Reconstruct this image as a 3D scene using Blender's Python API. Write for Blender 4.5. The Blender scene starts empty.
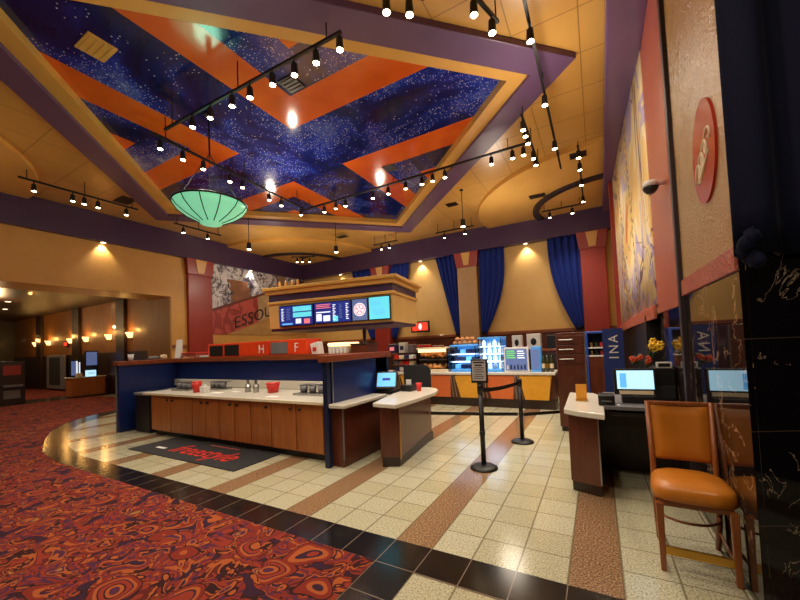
import bpy, bmesh, math, random
from mathutils import Vector, Matrix
random.seed(7)
S = bpy.context.scene
COL = S.collection
PI = math.pi

# ------------------------------------------------------------------ helpers
def lin(c):
    out = []
    for v in c[:3]:
        v = v / 255.0
        out.append(v / 12.92 if v <= 0.04045 else ((v + 0.055) / 1.055) ** 2.4)
    return tuple(out) + (1.0,)

class N:
    """tiny node-graph helper"""
    def __init__(self, name):
        self.m = bpy.data.materials.new(name)
        self.m.use_nodes = True
        self.t = self.m.node_tree
        self.b = self.t.nodes['Principled BSDF']
    def n(self, kind, **kw):
        x = self.t.nodes.new('ShaderNode' + kind)
        for k, v in kw.items():
            setattr(x, k, v)
        return x
    def l(self, a, b):
        self.t.links.new(a, b)
    def put(self, sock, v):
        if hasattr(v, 'is_output') or isinstance(v, bpy.types.NodeSocket):
            self.l(v, sock)
        else:
            sock.default_value = v
    def math(self, op, a, b=0.0, c=None):
        x = self.n('Math', operation=op)
        self.put(x.inputs[0], a); self.put(x.inputs[1], b)
        if c is not None: self.put(x.inputs[2], c)
        return x.outputs[0]
    def mix(self, f, a, b):
        x = self.n('Mix', data_type='RGBA')
        self.put(x.inputs[0], f); self.put(x.inputs[6], a); self.put(x.inputs[7], b)
        return x.outputs[2]
    def obj(self):
        return self.n('TexCoord').outputs['Object']
    def pos(self):
        return self.n('NewGeometry').outputs['Position']
    def noise(self, vec, scale, detail=3.0, rough=0.5, dist=0.0):
        x = self.n('TexNoise')
        self.l(vec, x.inputs['Vector'])
        x.inputs['Scale'].default_value = scale; x.inputs['Detail'].default_value = detail
        x.inputs['Roughness'].default_value = rough; x.inputs['Distortion'].default_value = dist
        return x
    def voro(self, vec, scale, feature='F1', rnd=1.0):
        x = self.n('TexVoronoi', feature=feature)
        self.l(vec, x.inputs['Vector'])
        x.inputs['Scale'].default_value = scale; x.inputs['Randomness'].default_value = rnd
        return x
    def ramp(self, f, stops, interp='LINEAR'):
        x = self.n('ValToRGB'); r = x.color_ramp; r.interpolation = interp
        while len(r.elements) < len(stops): r.elements.new(0.5)
        for e, (p, c) in zip(r.elements, stops):
            e.position = p; e.color = c
        self.put(x.inputs[0], f)
        return x.outputs[0]
    def mapping(self, vec, scale=(1, 1, 1), rot=(0, 0, 0), loc=(0, 0, 0)):
        x = self.n('Mapping'); self.l(vec, x.inputs[0])
        x.inputs['Scale'].default_value = scale; x.inputs['Rotation'].default_value = rot
        x.inputs['Location'].default_value = loc
        return x.outputs[0]
    def sep(self, vec):
        x = self.n('SeparateXYZ'); self.l(vec, x.inputs[0]); return x.outputs
    def comb(self, a, b, c=0.0):
        x = self.n('CombineXYZ')
        self.put(x.inputs[0], a); self.put(x.inputs[1], b); self.put(x.inputs[2], c)
        return x.outputs[0]
    def color(self, v): self.put(self.b.inputs['Base Color'], v)
    def set(self, rough=None, metal=None, spec=None, coat=None):
        if rough is not None: self.put(self.b.inputs['Roughness'], rough)
        if metal is not None: self.put(self.b.inputs['Metallic'], metal)
        if spec is not None: self.put(self.b.inputs['Specular IOR Level'], spec)
        if coat is not None: self.put(self.b.inputs['Coat Weight'], coat)
    def bump(self, h, strength=0.3, dist=0.01):
        x = self.n('Bump'); x.inputs['Strength'].default_value = strength; x.inputs['Distance'].default_value = dist
        self.put(x.inputs['Height'], h); self.l(x.outputs[0], self.b.inputs['Normal'])

_pm = {}
def pm(name, col, rough=0.5, metal=0.0, var=0.18, scale=9.0, emit=None, strength=0.0, bump=0.0, spec=0.5):
    """plain paint / plastic / metal with a little procedural mottling"""
    if name in _pm: return _pm[name]
    g = N(name)
    c = lin(col)
    f = g.noise(g.obj(), scale, 4.0)
    d = tuple(v * (1 - var) for v in c[:3]) + (1,)
    h = tuple(min(1, v * (1 + var)) for v in c[:3]) + (1,)
    g.color(g.mix(f.outputs[0], d, h))
    g.set(rough, metal, spec)
    if bump: g.bump(f.outputs[0], bump)
    if emit is not None:
        g.b.inputs['Emission Color'].default_value = lin(emit)
        g.b.inputs['Emission Strength'].default_value = strength
    _pm[name] = g.m
    return g.m

class B:
    """collects shapes, links them as ONE mesh object"""
    def __init__(self): self.bm = bmesh.new()
    def _add(self, vs, fs):
        v = [self.bm.verts.new(p) for p in vs]
        for f in fs:
            try: self.bm.faces.new([v[i] for i in f])
            except ValueError: pass
        return self
    def box(self, x0, x1, y0, y1, z0, z1):
        return self._add([(x0,y0,z0),(x1,y0,z0),(x1,y1,z0),(x0,y1,z0),(x0,y0,z1),(x1,y0,z1),(x1,y1,z1),(x0,y1,z1)],
                         [(3,2,1,0),(4,5,6,7),(0,1,5,4),(1,2,6,5),(2,3,7,6),(3,0,4,7)])
    def hexa(self, lo, hi):
        """8 points: lower ring of four, upper ring of four"""
        return self._add(list(lo) + list(hi), [(3,2,1,0),(4,5,6,7),(0,1,5,4),(1,2,6,5),(2,3,7,6),(3,0,4,7)])
    def prism(self, poly, z0, z1):
        n = len(poly)
        a = sum(poly[i][0]*poly[(i+1) % n][1] - poly[(i+1) % n][0]*poly[i][1] for i in range(n))
        if a < 0: poly = poly[::-1]
        vs = [(x, y, z0) for x, y in poly] + [(x, y, z1) for x, y in poly]
        fs = [tuple(range(n-1, -1, -1)), tuple(range(n, 2*n))]
        fs += [(i, (i+1) % n, n+(i+1) % n, n+i) for i in range(n)]
        return self._add(vs, fs)
    def strip(self, A, Bp, z0, z1, close=False):
        """slab between two polylines of equal length"""
        n = len(A)
        for i in range(n if close else n-1):
            j = (i+1) % n
            q = [A[i], A[j], Bp[j], Bp[i]]
            self.prism(q, z0, z1)
        bmesh.ops.remove_doubles(self.bm, verts=self.bm.verts, dist=1e-5)
        return self
    def cyl(self, p0, p1, r0, r1=None, n=16, caps=True):
        r1 = r0 if r1 is None else r1
        p0, p1 = Vector(p0), Vector(p1)
        d = (p1-p0).normalized()
        u = d.orthogonal().normalized(); w = d.cross(u)
        vs = []
        for p, r in ((p0, r0), (p1, r1)):
            for k in range(n):
                a = 2*PI*k/n
                vs.append(tuple(p + u*(r*math.cos(a)) + w*(r*math.sin(a))))
        fs = [(k, (k+1) % n, n+(k+1) % n, n+k) for k in range(n)]
        if caps: fs += [tuple(range(n-1, -1, -1)), tuple(range(n, 2*n))]
        return self._add(vs, fs)
    def tube(self, pts, r, n=8):
        pts = [Vector(p) for p in pts]
        rings = []
        up = None
        for i, p in enumerate(pts):
            d = (pts[min(i+1, len(pts)-1)] - pts[max(i-1, 0)]).normalized()
            u = d.orthogonal().normalized() if up is None else (up - d*up.dot(d)).normalized()
            up = u; w = d.cross(u)
            rr = r[i] if isinstance(r, (list, tuple)) else r
            rings.append([self.bm.verts.new(p + u*(rr*math.cos(2*PI*k/n)) + w*(rr*math.sin(2*PI*k/n))) for k in range(n)])
        for a, b in zip(rings, rings[1:]):
            for k in range(n):
                self.bm.faces.new([a[k], a[(k+1) % n], b[(k+1) % n], b[k]])
        self.bm.faces.new(rings[0][::-1]); self.bm.faces.new(rings[-1])
        return self
    def lathe(self, prof, c=(0, 0, 0), n=24, caps=True):
        rings = []
        for r, z in prof:
            rings.append([self.bm.verts.new((c[0]+r*math.cos(2*PI*k/n), c[1]+r*math.sin(2*PI*k/n), c[2]+z)) for k in range(n)])
        for a, b in zip(rings, rings[1:]):
            for k in range(n):
                self.bm.faces.new([a[k], a[(k+1) % n], b[(k+1) % n], b[k]])
        if caps and prof[0][0] > 1e-4: self.bm.faces.new(rings[0][::-1])
        if caps and prof[-1][0] > 1e-4: self.bm.faces.new(rings[-1])
        bmesh.ops.remove_doubles(self.bm, verts=self.bm.verts, dist=1e-5)
        return self
    def blob(self, c, r, sub=2, jit=0.0):
        m = Matrix.Translation(c) @ Matrix.Diagonal((r[0], r[1], r[2], 1))
        k = bmesh.ops.create_icosphere(self.bm, subdivisions=sub, radius=1.0, matrix=m)
        if jit:
            for v in k['verts']: v.co += Vector((random.uniform(-jit, jit), random.uniform(-jit, jit), random.uniform(-jit, jit)))
        return self
    def grid(self, fn, nu, nv):
        vs = [[self.bm.verts.new(fn(i/nu, j/nv)) for j in range(nv+1)] for i in range(nu+1)]
        for i in range(nu):
            for j in range(nv):
                self.bm.faces.new([vs[i][j], vs[i+1][j], vs[i+1][j+1], vs[i][j+1]])
        return self
    def rot(self, ang, axis='Z', c=(0, 0, 0)):
        bmesh.ops.rotate(self.bm, verts=self.bm.verts, cent=c, matrix=Matrix.Rotation(ang, 3, axis))
        return self
    def move(self, v):
        bmesh.ops.translate(self.bm, verts=self.bm.verts, vec=v); return self
    def build(self, name, mat, parent=None, bevel=0.0, smooth=False, seg=2, solid=0.0, label=None, local=False):
        bmesh.ops.recalc_face_normals(self.bm, faces=self.bm.faces)
        if parent is not None and not local:
            root = parent
            while root.parent: root = root.parent
            bmesh.ops.translate(self.bm, verts=self.bm.verts, vec=-root.location)
        me = bpy.data.meshes.new(name)
        self.bm.to_mesh(me); self.bm.free()
        o = bpy.data.objects.new(name, me); COL.objects.link(o)
        me.materials.append(mat)
        if smooth:
            for p in me.polygons: p.use_smooth = True
        if solid:
            q = o.modifiers.new('solid', 'SOLIDIFY'); q.thickness = solid; q.offset = 0
        if bevel:
            q = o.modifiers.new('bevel', 'BEVEL'); q.width = bevel; q.segments = seg; q.limit_method = 'ANGLE'
        if parent is not None: o.parent = parent
        if label: o['label'] = label
        return o

def box(name, mat, parent, x0, x1, y0, y1, z0, z1, bevel=0.0, **k):
    return B().box(x0, x1, y0, y1, z0, z1).build(name, mat, parent, bevel=bevel, **k)

def tag(o, label, cat, group=None):
    o['label'] = label; o['category'] = cat
    if group: o['group'] = group
    return o
def thing(name, label, cat, loc=(0, 0, 0), group=None):
    o = bpy.data.objects.new(name, None); COL.objects.link(o)
    o.location = loc; o.empty_display_size = 0.1
    return tag(o, label, cat, group)
def struct(o):
    o['kind'] = 'structure'; return o
def copy_tree(o, parent=None):
    c = o.copy(); COL.objects.link(c)
    if parent is not None: c.parent = parent
    for ch in list(o.children):
        copy_tree(ch, c)
    return c
def text(name, body, mat, parent, size, loc, rot, shear=0.0, depth=0.002, world=True, sx=1.0, bold=0.0):
    cu = bpy.data.curves.new(name + '_font', 'FONT')
    cu.body = body; cu.size = size; cu.extrude = depth; cu.shear = shear; cu.offset = bold
    cu.align_x = 'CENTER'; cu.align_y = 'CENTER'; cu.resolution_u = 3
    tmp = bpy.data.objects.new(name + '_tmp', cu); COL.objects.link(tmp)
    dg = bpy.context.evaluated_depsgraph_get(); dg.update()
    me = bpy.data.meshes.new_from_object(tmp.evaluated_get(dg))
    bpy.data.objects.remove(tmp); bpy.data.curves.remove(cu)
    me.name = name
    o = bpy.data.objects.new(name, me); COL.objects.link(o)
    me.materials.clear(); me.materials.append(mat)
    from mathutils import Euler
    M = Matrix.Translation(loc) @ Euler(rot).to_matrix().to_4x4() @ Matrix.Diagonal((sx, 1, 1, 1))
    if parent is not None:
        root = parent
        while root.parent: root = root.parent
        M = Matrix.Translation(-root.location) @ M
        o.parent = parent
    me.transform(M)
    return o

# ------------------------------------------------------------------ materials
def m_floor():
    g = N('granite_tiles'); p = g.sep(g.pos())
    u = g.math('DIVIDE', g.math('ADD', p[0], 0.25), 0.31); v = g.math('DIVIDE', g.math('SUBTRACT', p[1], 2.47), 0.31)
    iu, iv = g.math('FLOOR', u), g.math('FLOOR', v)
    fu, fv = g.math('FRACT', u), g.math('FRACT', v)
    md = g.math('FLOORED_MODULO', iu, 4.0)
    stripe = g.math('LESS_THAN', md, 0.5)
    w = g.n('TexWhiteNoise', noise_dimensions='2D'); g.l(g.comb(iu, iv), w.inputs['Vector'])
    n1 = g.noise(g.pos(), 78, 3.0, 0.75); n2 = g.noise(g.pos(), 3.0, 3.0)
    sp = g.voro(g.pos(), 120)
    speck = g.ramp(n1.outputs[0], [(0.34, lin((112,112,94))), (0.44, lin((186,184,164))), (0.58, lin((220,216,196))), (0.75, lin((240,237,224)))])
    warm = g.mix(w.outputs[0], lin((206,198,166)), lin((226,222,206)))
    mx = g.n('Mix', data_type='RGBA', blend_type='MULTIPLY'); mx.inputs[0].default_value = 0.75
    g.l(speck, mx.inputs[6]); g.l(warm, mx.inputs[7])
    light = mx.outputs[2]
    brown = g.ramp(n1.outputs[0], [(0.36, lin((56,42,34))), (0.45, lin((120,90,64))), (0.55, lin((150,116,84))), (0.66, lin((192,162,126)))])
    c = g.mix(stripe, light, brown)
    gw = 0.022
    gu = g.math('MAXIMUM', g.math('LESS_THAN', fu, gw), g.math('GREATER_THAN', fu, 1-gw))
    gv = g.math('MAXIMUM', g.math('LESS_THAN', fv, gw*0.8), g.math('GREATER_THAN', fv, 1-gw*0.8))
    gv = g.math('MULTIPLY', gv, g.math('SUBTRACT', 1.0, stripe))
    grout = g.math('MAXIMUM', gu, gv)
    c = g.mix(g.math('MULTIPLY', grout, 0.7), c, lin((96,84,60)))
    g.color(c)
    g.set(g.math('ADD', g.math('MULTIPLY', n2.outputs[0], 0.14), 0.08), 0.0, 0.55)
    return g.m
def m_black_tile():
    g = N('black_granite_border'); p = g.sep(g.pos())
    fu = g.math('FRACT', g.math('DIVIDE', g.math('ADD', p[0], 0.25), 0.31)); fv = g.math('FRACT', g.math('DIVIDE', g.math('SUBTRACT', p[1], 2.47), 0.31))
    gu = g.math('LESS_THAN', fu, 0.02); gv = g.math('LESS_THAN', fv, 0.02)
    s = g.voro(g.pos(), 55)
    c = g.ramp(s.outputs['Distance'], [(0.0, lin((150,130,120))), (0.09, lin((70,60,56))), (0.13, lin((24,20,20))), (1.0, lin((14,12,13)))])
    c = g.mix(g.math('MAXIMUM', gu, gv), c, lin((128,112,96)))
    g.color(c); g.set(0.16, 0.0, 0.5)
    return g.m
def m_carpet():
    """woven carpet: flowing brush bands of brick red, orange, navy and purple with ringed circles"""
    g = N('swirl_carpet')
    red, red2, org, ylw, nvy, pur, blk, mar = (lin(c) for c in ((122,42,32), (138,50,36), (164,84,42), (156,114,56), (30,28,50), (68,38,64), (24,20,25), (86,30,28)))
    w = g.noise(g.pos(), 2.0, 2.0)
    sc = g.n('VectorMath', operation='SCALE'); g.l(w.outputs['Color'], sc.inputs[0]); sc.inputs['Scale'].default_value = 0.30
    ad = g.n('VectorMath', operation='ADD'); g.l(g.pos(), ad.inputs[0]); g.l(sc.outputs[0], ad.inputs[1])
    v = ad.outputs[0]
    n1 = g.noise(v, 4.2, 2.0, 0.55, 1.0)
    base = g.ramp(n1.outputs[0], [(0.0, mar), (0.28, nvy), (0.365, org), (0.40, red), (0.46, pur), (0.50, red2), (0.545, mar), (0.58, org), (0.62, blk), (0.67, red), (0.74, ylw)], 'CONSTANT')
    n2 = g.noise(g.mapping(v, (1, 1, 1), (0, 0, 0.8), (7, 3, 0)), 5.5, 1.0, 0.5, 0.6)
    chip = g.ramp(n2.outputs[0], [(0.0, nvy), (0.35, blk), (0.385, mar), (0.61, blk), (0.64, org), (0.68, pur), (0.73, ylw)], 'CONSTANT')
    m2 = g.math('MAXIMUM', g.math('LESS_THAN', n2.outputs[0], 0.385), g.math('GREATER_THAN', n2.outputs[0], 0.61))
    c = g.mix(m2, base, chip)
    r = g.voro(v, 2.4, rnd=0.8); d = r.outputs['Distance']; sr = g.sep(r.outputs['Color'])
    ring = g.ramp(d, [(0.0, pur), (0.08, org), (0.14, blk), (0.165, red2), (0.24, nvy), (0.265, org), (0.31, red), (0.37, blk), (0.39, red)], 'CONSTANT')
    inr = g.math('MULTIPLY', g.math('LESS_THAN', d, 0.39), g.math('GREATER_THAN', sr[0], 0.3))
    an = g.noise(v, 3.1, 1.0); inr = g.math('MULTIPLY', inr, g.math('GREATER_THAN', an.outputs[0], 0.46))
    c = g.mix(inr, c, ring)
    f2 = g.noise(g.pos(), 160, 2.0)
    c = g.mix(g.math('MULTIPLY', f2.outputs[0], 0.4), c, lin((104,48,38)))
    g.color(c); g.set(0.95, 0.0, 0.1); g.bump(f2.outputs[0], 0.4, 0.004)
    return g.m
def m_gold_ceiling():
    g = N('gold_ceiling_tiles'); p = g.sep(g.pos())
    fu = g.math('FRACT', g.math('DIVIDE', p[0], 0.78)); fv = g.math('FRACT', g.math('DIVIDE', p[1], 0.78))
    gr = g.math('MAXIMUM', g.math('LESS_THAN', fu, 0.018), g.math('LESS_THAN', fv, 0.018))
    nz = g.noise(g.pos(), 1.3, 4.0)
    c = g.mix(nz.outputs[0], lin((192,142,66)), lin((220,172,94)))
    c = g.mix(g.math('MULTIPLY', gr, 0.65), c, lin((110,70,24)))
    g.color(c); g.set(0.3, 0.0, 0.6)
    return g.m
def m_gold(name, a, b, rough=0.4, scale=3.0):
    g = N(name); nz = g.noise(g.pos(), scale, 5.0, 0.6)
    g.color(g.mix(nz.outputs[0], lin(a), lin(b))); g.set(rough, 0.0, 0.5)
    g.bump(nz.outputs[0], 0.12, 0.01)
    return g.m
CX, CY, ZS = -5.45, 5.42, 5.60
def m_stars():
    g = N('painted_star_ceiling'); p = g.sep(g.pos())
    ax = g.math('ABSOLUTE', g.math('SUBTRACT', p[0], CX)); ay = g.math('ABSOLUTE', g.math('SUBTRACT', p[1], CY))
    mn = g.math('MINIMUM', ax, ay)
    b1 = g.math('MULTIPLY', g.math('GREATER_THAN', mn, 0.74), g.math('LESS_THAN', mn, 1.37))
    org = g.math('MAXIMUM', b1, g.math('GREATER_THAN', mn, 2.03))
    s = g.voro(g.pos(), 13.0); s2 = g.voro(g.pos(), 30.0)
    cl = g.noise(g.pos(), 0.7, 6.0, 0.62, 0.6)
    star = g.math('MAXIMUM', g.math('MULTIPLY', g.math('LESS_THAN', s.outputs['Distance'], 0.12), g.math('GREATER_THAN', cl.outputs[0], 0.42)), g.math('MULTIPLY', g.math('LESS_THAN', s2.outputs['Distance'], 0.2), g.math('GREATER_THAN', cl.outputs[0], 0.5)))
    sky = g.ramp(cl.outputs[0], [(0.3, lin((8,14,48))), (0.46, lin((14,28,96))), (0.56, lin((26,50,156))), (0.66, lin((76,96,178))), (0.76, lin((180,186,216)))])
    sky = g.mix(star, sky, lin((206,214,236)))
    on = g.noise(g.pos(), 2.0, 3.0)
    oc = g.mix(on.outputs[0], lin((196,76,20)), lin((230,112,40)))
    g.color(g.mix(org, sky, oc)); g.set(0.13, 0.0, 0.6)
    return g.m
def m_glitter(name, a, b):
    g = N(name); nz = g.noise(g.pos(), 5.0, 5.0, 0.6); f = g.noise(g.pos(), 55, 2.0)
    g.color(g.mix(nz.outputs[0], lin(a), lin(b))); g.set(0.25, 0.0, 0.9); g.bump(f.outputs[0], 0.9, 0.012)
    return g.m
def m_marble(name, base, vein, amount=0.012, tile=0.5, rough=0.04, spec=0.8, vscale=1.6):
    g = N(name); p = g.pos()
    nz = g.noise(p, vscale, 5.0, 0.6, 1.4)
    d = g.math('ABSOLUTE', g.math('SUBTRACT', nz.outputs[0], 0.5))
    nb = g.noise(p, 2.3, 2.0)
    th = g.math('MULTIPLY', g.math('GREATER_THAN', nb.outputs[0], 0.48), amount)
    v = g.math('LESS_THAN', d, th)
    c = g.mix(v, lin(base), lin(vein))
    s = g.sep(p)
    fz = g.math('FRACT', g.math('DIVIDE', s[2], tile)); gz = g.math('LESS_THAN', fz, 0.012)
    c = g.mix(gz, c, lin((70,56,48)))
    g.color(c); g.set(rough, 0.0, spec)
    return g.m
def m_wood(name, a, b, rough=0.3, axis='Z', scale=1.0):
    g = N(name)
    sc = {'Z': (9, 9, 0.9), 'X': (0.9, 9, 9), 'Y': (9, 0.9, 9)}[axis]
    v = g.mapping(g.pos(), tuple(k*scale for k in sc))
    nz = g.noise(v, 2.0, 5.0, 0.6, 0.7)
    c = g.ramp(nz.outputs[0], [(0.25, lin(a)), (0.75, lin(b))])
    g.color(c); g.set(rough, 0.0, 0.5, 0.15)
    return g.m
def m_mural_comic():
    """black and white drawn figures, grey shading, a coral ribbon and a tan film band across the wall"""
    g = N('drawn_mural'); p = g.sep(g.pos())
    Y, Z = p[1], p[2]
    nz = g.noise(g.pos(), 1.5, 4.0, 0.6, 1.8)
    ln = g.math('ABSOLUTE', g.math('SUBTRACT', g.noise(g.pos(), 1.2, 3.0, 0.55, 2.4).outputs[0], 0.5))
    paper = g.ramp(nz.outputs[0], [(0.32, lin((36,34,48))), (0.42, lin((110,104,122))), (0.52, lin((214,212,220))), (0.7, lin((232,230,234)))])
    paper = g.mix(g.math('LESS_THAN', ln, 0.018), paper, lin((30,28,40)))
    # brown coat figure
    wob = g.math('MULTIPLY', g.math('SUBTRACT', nz.outputs[0], 0.5), 0.8)
    fy = g.math('ABSOLUTE', g.math('ADD', g.math('SUBTRACT', Y, 8.75), wob))
    fig = g.math('MULTIPLY', g.math('LESS_THAN', fy, 0.36), g.math('LESS_THAN', Z, 4.25))
    paper = g.mix(fig, paper, g.mix(nz.outputs[0], lin((92,52,36)), lin((176,120,84))))
    fy2 = g.math('ABSOLUTE', g.math('ADD', g.math('SUBTRACT', Y, 10.9), wob))
    paper = g.mix(g.math('LESS_THAN', fy2, 0.3), paper, g.mix(nz.outputs[0], lin((96,72,60)), lin((196,160,120))))
    # diagonal boundary rising to the right
    dg = g.math('SUBTRACT', Z, g.math('ADD', g.math('MULTIPLY', g.math('SUBTRACT', Y, 7.5), 0.36), 3.0))
    low = g.mix(g.math('GREATER_THAN', nz.outputs[0], 0.5), lin((186,84,78)), lin((150,58,52)))
    low = g.mix(g.math('GREATER_THAN', Y, 9.6), low, g.mix(nz.outputs[0], lin((120,80,56)), lin((222,196,150))))
    c = g.mix(g.math('LESS_THAN', dg, 0.0), paper, low)
    c = g.mix(g.math('LESS_THAN', g.math('ABSOLUTE', dg), 0.05), c, lin((104,52,46)))
    d2 = g.math('ADD', dg, 1.05)
    c = g.mix(g.math('LESS_THAN', d2, 0.0), c, g.mix(nz.outputs[0], lin((150,104,52)), lin((204,164,104))))
    g.color(c); g.set(0.45)
    return g.m
def m_mural_warm():
    """cream poster mural with upright film strips, lavender and orange shapes"""
    g = N('film_strip_mural'); p = g.sep(g.pos()); Y, Z = p[1], p[2]
    v = g.mapping(g.pos(), (0.8, 0.55, 0.3))
    nz = g.noise(v, 1.9, 3.0, 0.5, 0.9)
    c = g.ramp(nz.outputs[0], [(0.0, lin((214,126,70))), (0.33, lin((236,200,128))), (0.42, lin((238,220,176))), (0.5, lin((190,176,206))), (0.545, lin((236,214,160))), (0.62, lin((226,170,96))), (0.68, lin((160,150,180)))], 'CONSTANT')
    ln = g.math('ABSOLUTE', g.math('SUBTRACT', g.noise(v, 1.6, 2.0, 0.5, 1.4).outputs[0], 0.5))
    c = g.mix(g.math('LESS_THAN', ln, 0.008), c, lin((110,84,104)))
    for y0, w in ((8.25, 0.09), (6.9, 0.07)):
        d = g.math('ABSOLUTE', g.math('SUBTRACT', Y, g.math('ADD', y0, g.math('MULTIPLY', g.math('SUBTRACT', Z, 3.0), 0.12))))
        band = g.math('LESS_THAN', d, w); hole = g.math('MULTIPLY', g.math('LESS_THAN', d, w*0.45), g.math('LESS_THAN', g.math('FRACT', g.math('MULTIPLY', Z, 7.0)), 0.5))
        c = g.mix(band, c, lin((220,196,120))); c = g.mix(hole, c, lin((52,40,36)))
    g.color(c); g.set(0.35)
    return g.m
def m_velvet(name, col):
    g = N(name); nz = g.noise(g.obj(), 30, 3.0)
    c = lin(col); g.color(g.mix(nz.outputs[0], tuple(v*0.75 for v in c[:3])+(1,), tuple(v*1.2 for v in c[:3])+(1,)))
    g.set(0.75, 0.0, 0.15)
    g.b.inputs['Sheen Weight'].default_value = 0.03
    return g.m
def m_emit(name, col, s):
    g = N(name)
    g.b.inputs['Emission Color'].default_value = lin(col); g.b.inputs['Emission Strength'].default_value = s
    nz = g.noise(g.obj(), 3.0); g.color(g.mix(nz.outputs[0], lin(col), lin(tuple(v*0.9 for v in col))))
    return g.m

M = dict(
    floor=m_floor(), border=m_black_tile(), carpet=m_carpet(), ceil=m_gold_ceiling(), stars=m_stars(),
    cove=m_gold('gold_cove', (206,154,70), (226,176,92), 0.35), step=m_gold('pale_gold_soffit', (214,160,76), (232,182,98), 0.4),
    wall=m_gold('gold_plaster_wall', (208,164,90), (226,186,114), 0.5), wallpanel=m_glitter('gold_wall_panel', (160,122,70), (190,150,94)),
    ochre=m_gold('ochre_plaster_wall', (196,142,66), (216,164,88), 0.5),
    ring=m_gold('purple_ceiling_beam', (92,66,100), (106,78,114), 0.4), purple=m_gold('purple_cornice', (62,42,76), (76,54,92), 0.3),
    soffit=m_gold('glossy_purple_soffit', (96,70,104), (110,82,120), 0.18), darkarc=m_gold('dark_arc_band', (36,24,30), (48,32,38), 0.5),
    red=m_gold('red_column', (140,42,34), (160,54,42), 0.35), coral=m_glitter('coral_panel', (166,80,62), (186,102,80)),
    keystone=m_gold('gold_keystone', (204,150,70), (222,172,92), 0.35),
    marble=m_marble('black_veined_marble', (9,8,12), (168,146,124), 0.005, 0.5, 0.06, 0.45, 3.2),
    marblemirror=m_marble('polished_veined_marble', (30,24,23), (150,120,94), 0.007, 0.5, 0.03, 0.7),
    strip=m_marble('pale_marble_strip', (190,176,140), (220,206,176), 0.02, 9.0, 0.15, 0.5),
    cabinet=m_wood('orange_maple', (148,82,36), (182,110,54), 0.32), cap=m_wood('cherry_cap', (112,52,26), (146,74,40), 0.3, 'X'),
    brown=m_wood('dark_cherry_laminate', (74,34,20), (102,50,30), 0.32), rail=m_wood('cherry_rail', (116,60,28), (150,84,44), 0.35, 'X'),
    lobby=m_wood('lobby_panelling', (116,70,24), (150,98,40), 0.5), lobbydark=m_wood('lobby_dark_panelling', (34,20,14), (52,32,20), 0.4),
    chairwood=m_wood('chair_wood', (120,62,26), (156,88,40), 0.35),
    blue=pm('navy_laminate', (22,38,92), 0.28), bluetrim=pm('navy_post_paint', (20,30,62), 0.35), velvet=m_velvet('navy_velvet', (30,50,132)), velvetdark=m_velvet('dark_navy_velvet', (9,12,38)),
    white=pm('white_solid_surface', (206,200,186), 0.25, var=0.06, scale=60), paper=pm('white_paper', (220,218,214), 0.7, var=0.05),
    black=pm('black_plastic', (20,19,21), 0.4), blackmetal=pm('black_metal', (24,22,22), 0.45, 0.2), rubber=pm('black_rubber', (26,25,28), 0.8, bump=0.3, scale=80),
    grey=pm('grey_plastic', (110,108,110), 0.45), steel=pm('brushed_steel', (168,166,160), 0.3, 0.9), brass=pm('brass', (206,160,70), 0.28, 0.9),
    orange=pm('orange_enamel', (226,66,24), 0.35), redplastic=pm('red_plastic', (206,44,36), 0.35), cream=pm('cream_plastic', (224,206,170), 0.5),
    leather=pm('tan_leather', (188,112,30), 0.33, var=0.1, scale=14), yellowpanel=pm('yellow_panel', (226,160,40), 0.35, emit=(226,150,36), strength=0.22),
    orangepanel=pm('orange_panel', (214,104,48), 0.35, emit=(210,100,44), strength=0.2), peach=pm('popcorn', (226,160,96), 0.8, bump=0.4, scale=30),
    glass=pm('clear_glass', (190,205,215), 0.05), tan=pm('bread_tan', (206,140,84), 0.7), leaf=pm('dark_leaf', (40,70,34), 0.6),
    yellowflower=pm('yellow_petals', (232,186,40), 0.6), redflower=pm('red_petals', (196,68,28), 0.6), olive=pm('dark_green_bottle', (54,58,26), 0.25), navybox=pm('navy_card', (40,44,86), 0.5),
    mural=m_mural_comic(), mural2=m_mural_warm(),
    lens=m_emit('lit_lamp_lens', (255,232,190), 26.0), dimlens=m_emit('small_downlight_lens', (255,226,176), 9.0),
    sconce=m_emit('lit_sconce_glass', (255,204,130), 2.6), mint=m_emit('lit_mint_glass', (136,228,180), 0.6),
    scr_navy=m_emit('screen_navy', (24,40,130), 0.7), scr_cyan=m_emit('screen_cyan', (96,214,232), 0.8), scr_white=m_emit('screen_white', (226,236,250), 0.9),
    scr_slate=m_emit('screen_slate', (86,104,152), 0.7), scr_pink=m_emit('screen_pink', (230,120,130), 0.8), scr_blue=m_emit('screen_sky', (96,176,240), 0.95), scr_pale=m_emit('screen_pale', (176,224,248), 1.1),
    scr_red=m_emit('screen_red', (220,60,36), 0.9), scr_green=m_emit('screen_green', (110,196,110), 0.7), caselight=m_emit('case_light', (220,236,250), 1.4), caseblue=m_emit('case_blue', (70,140,200), 0.45), casewarm=m_emit('case_warm_light', (255,214,160), 1.6),
)
# clear glass: let light through
_g = M['glass'].node_tree.nodes['Principled BSDF']
_g.inputs['Transmission Weight'].default_value = 1.0; _g.inputs['IOR'].default_value = 1.15

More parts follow.
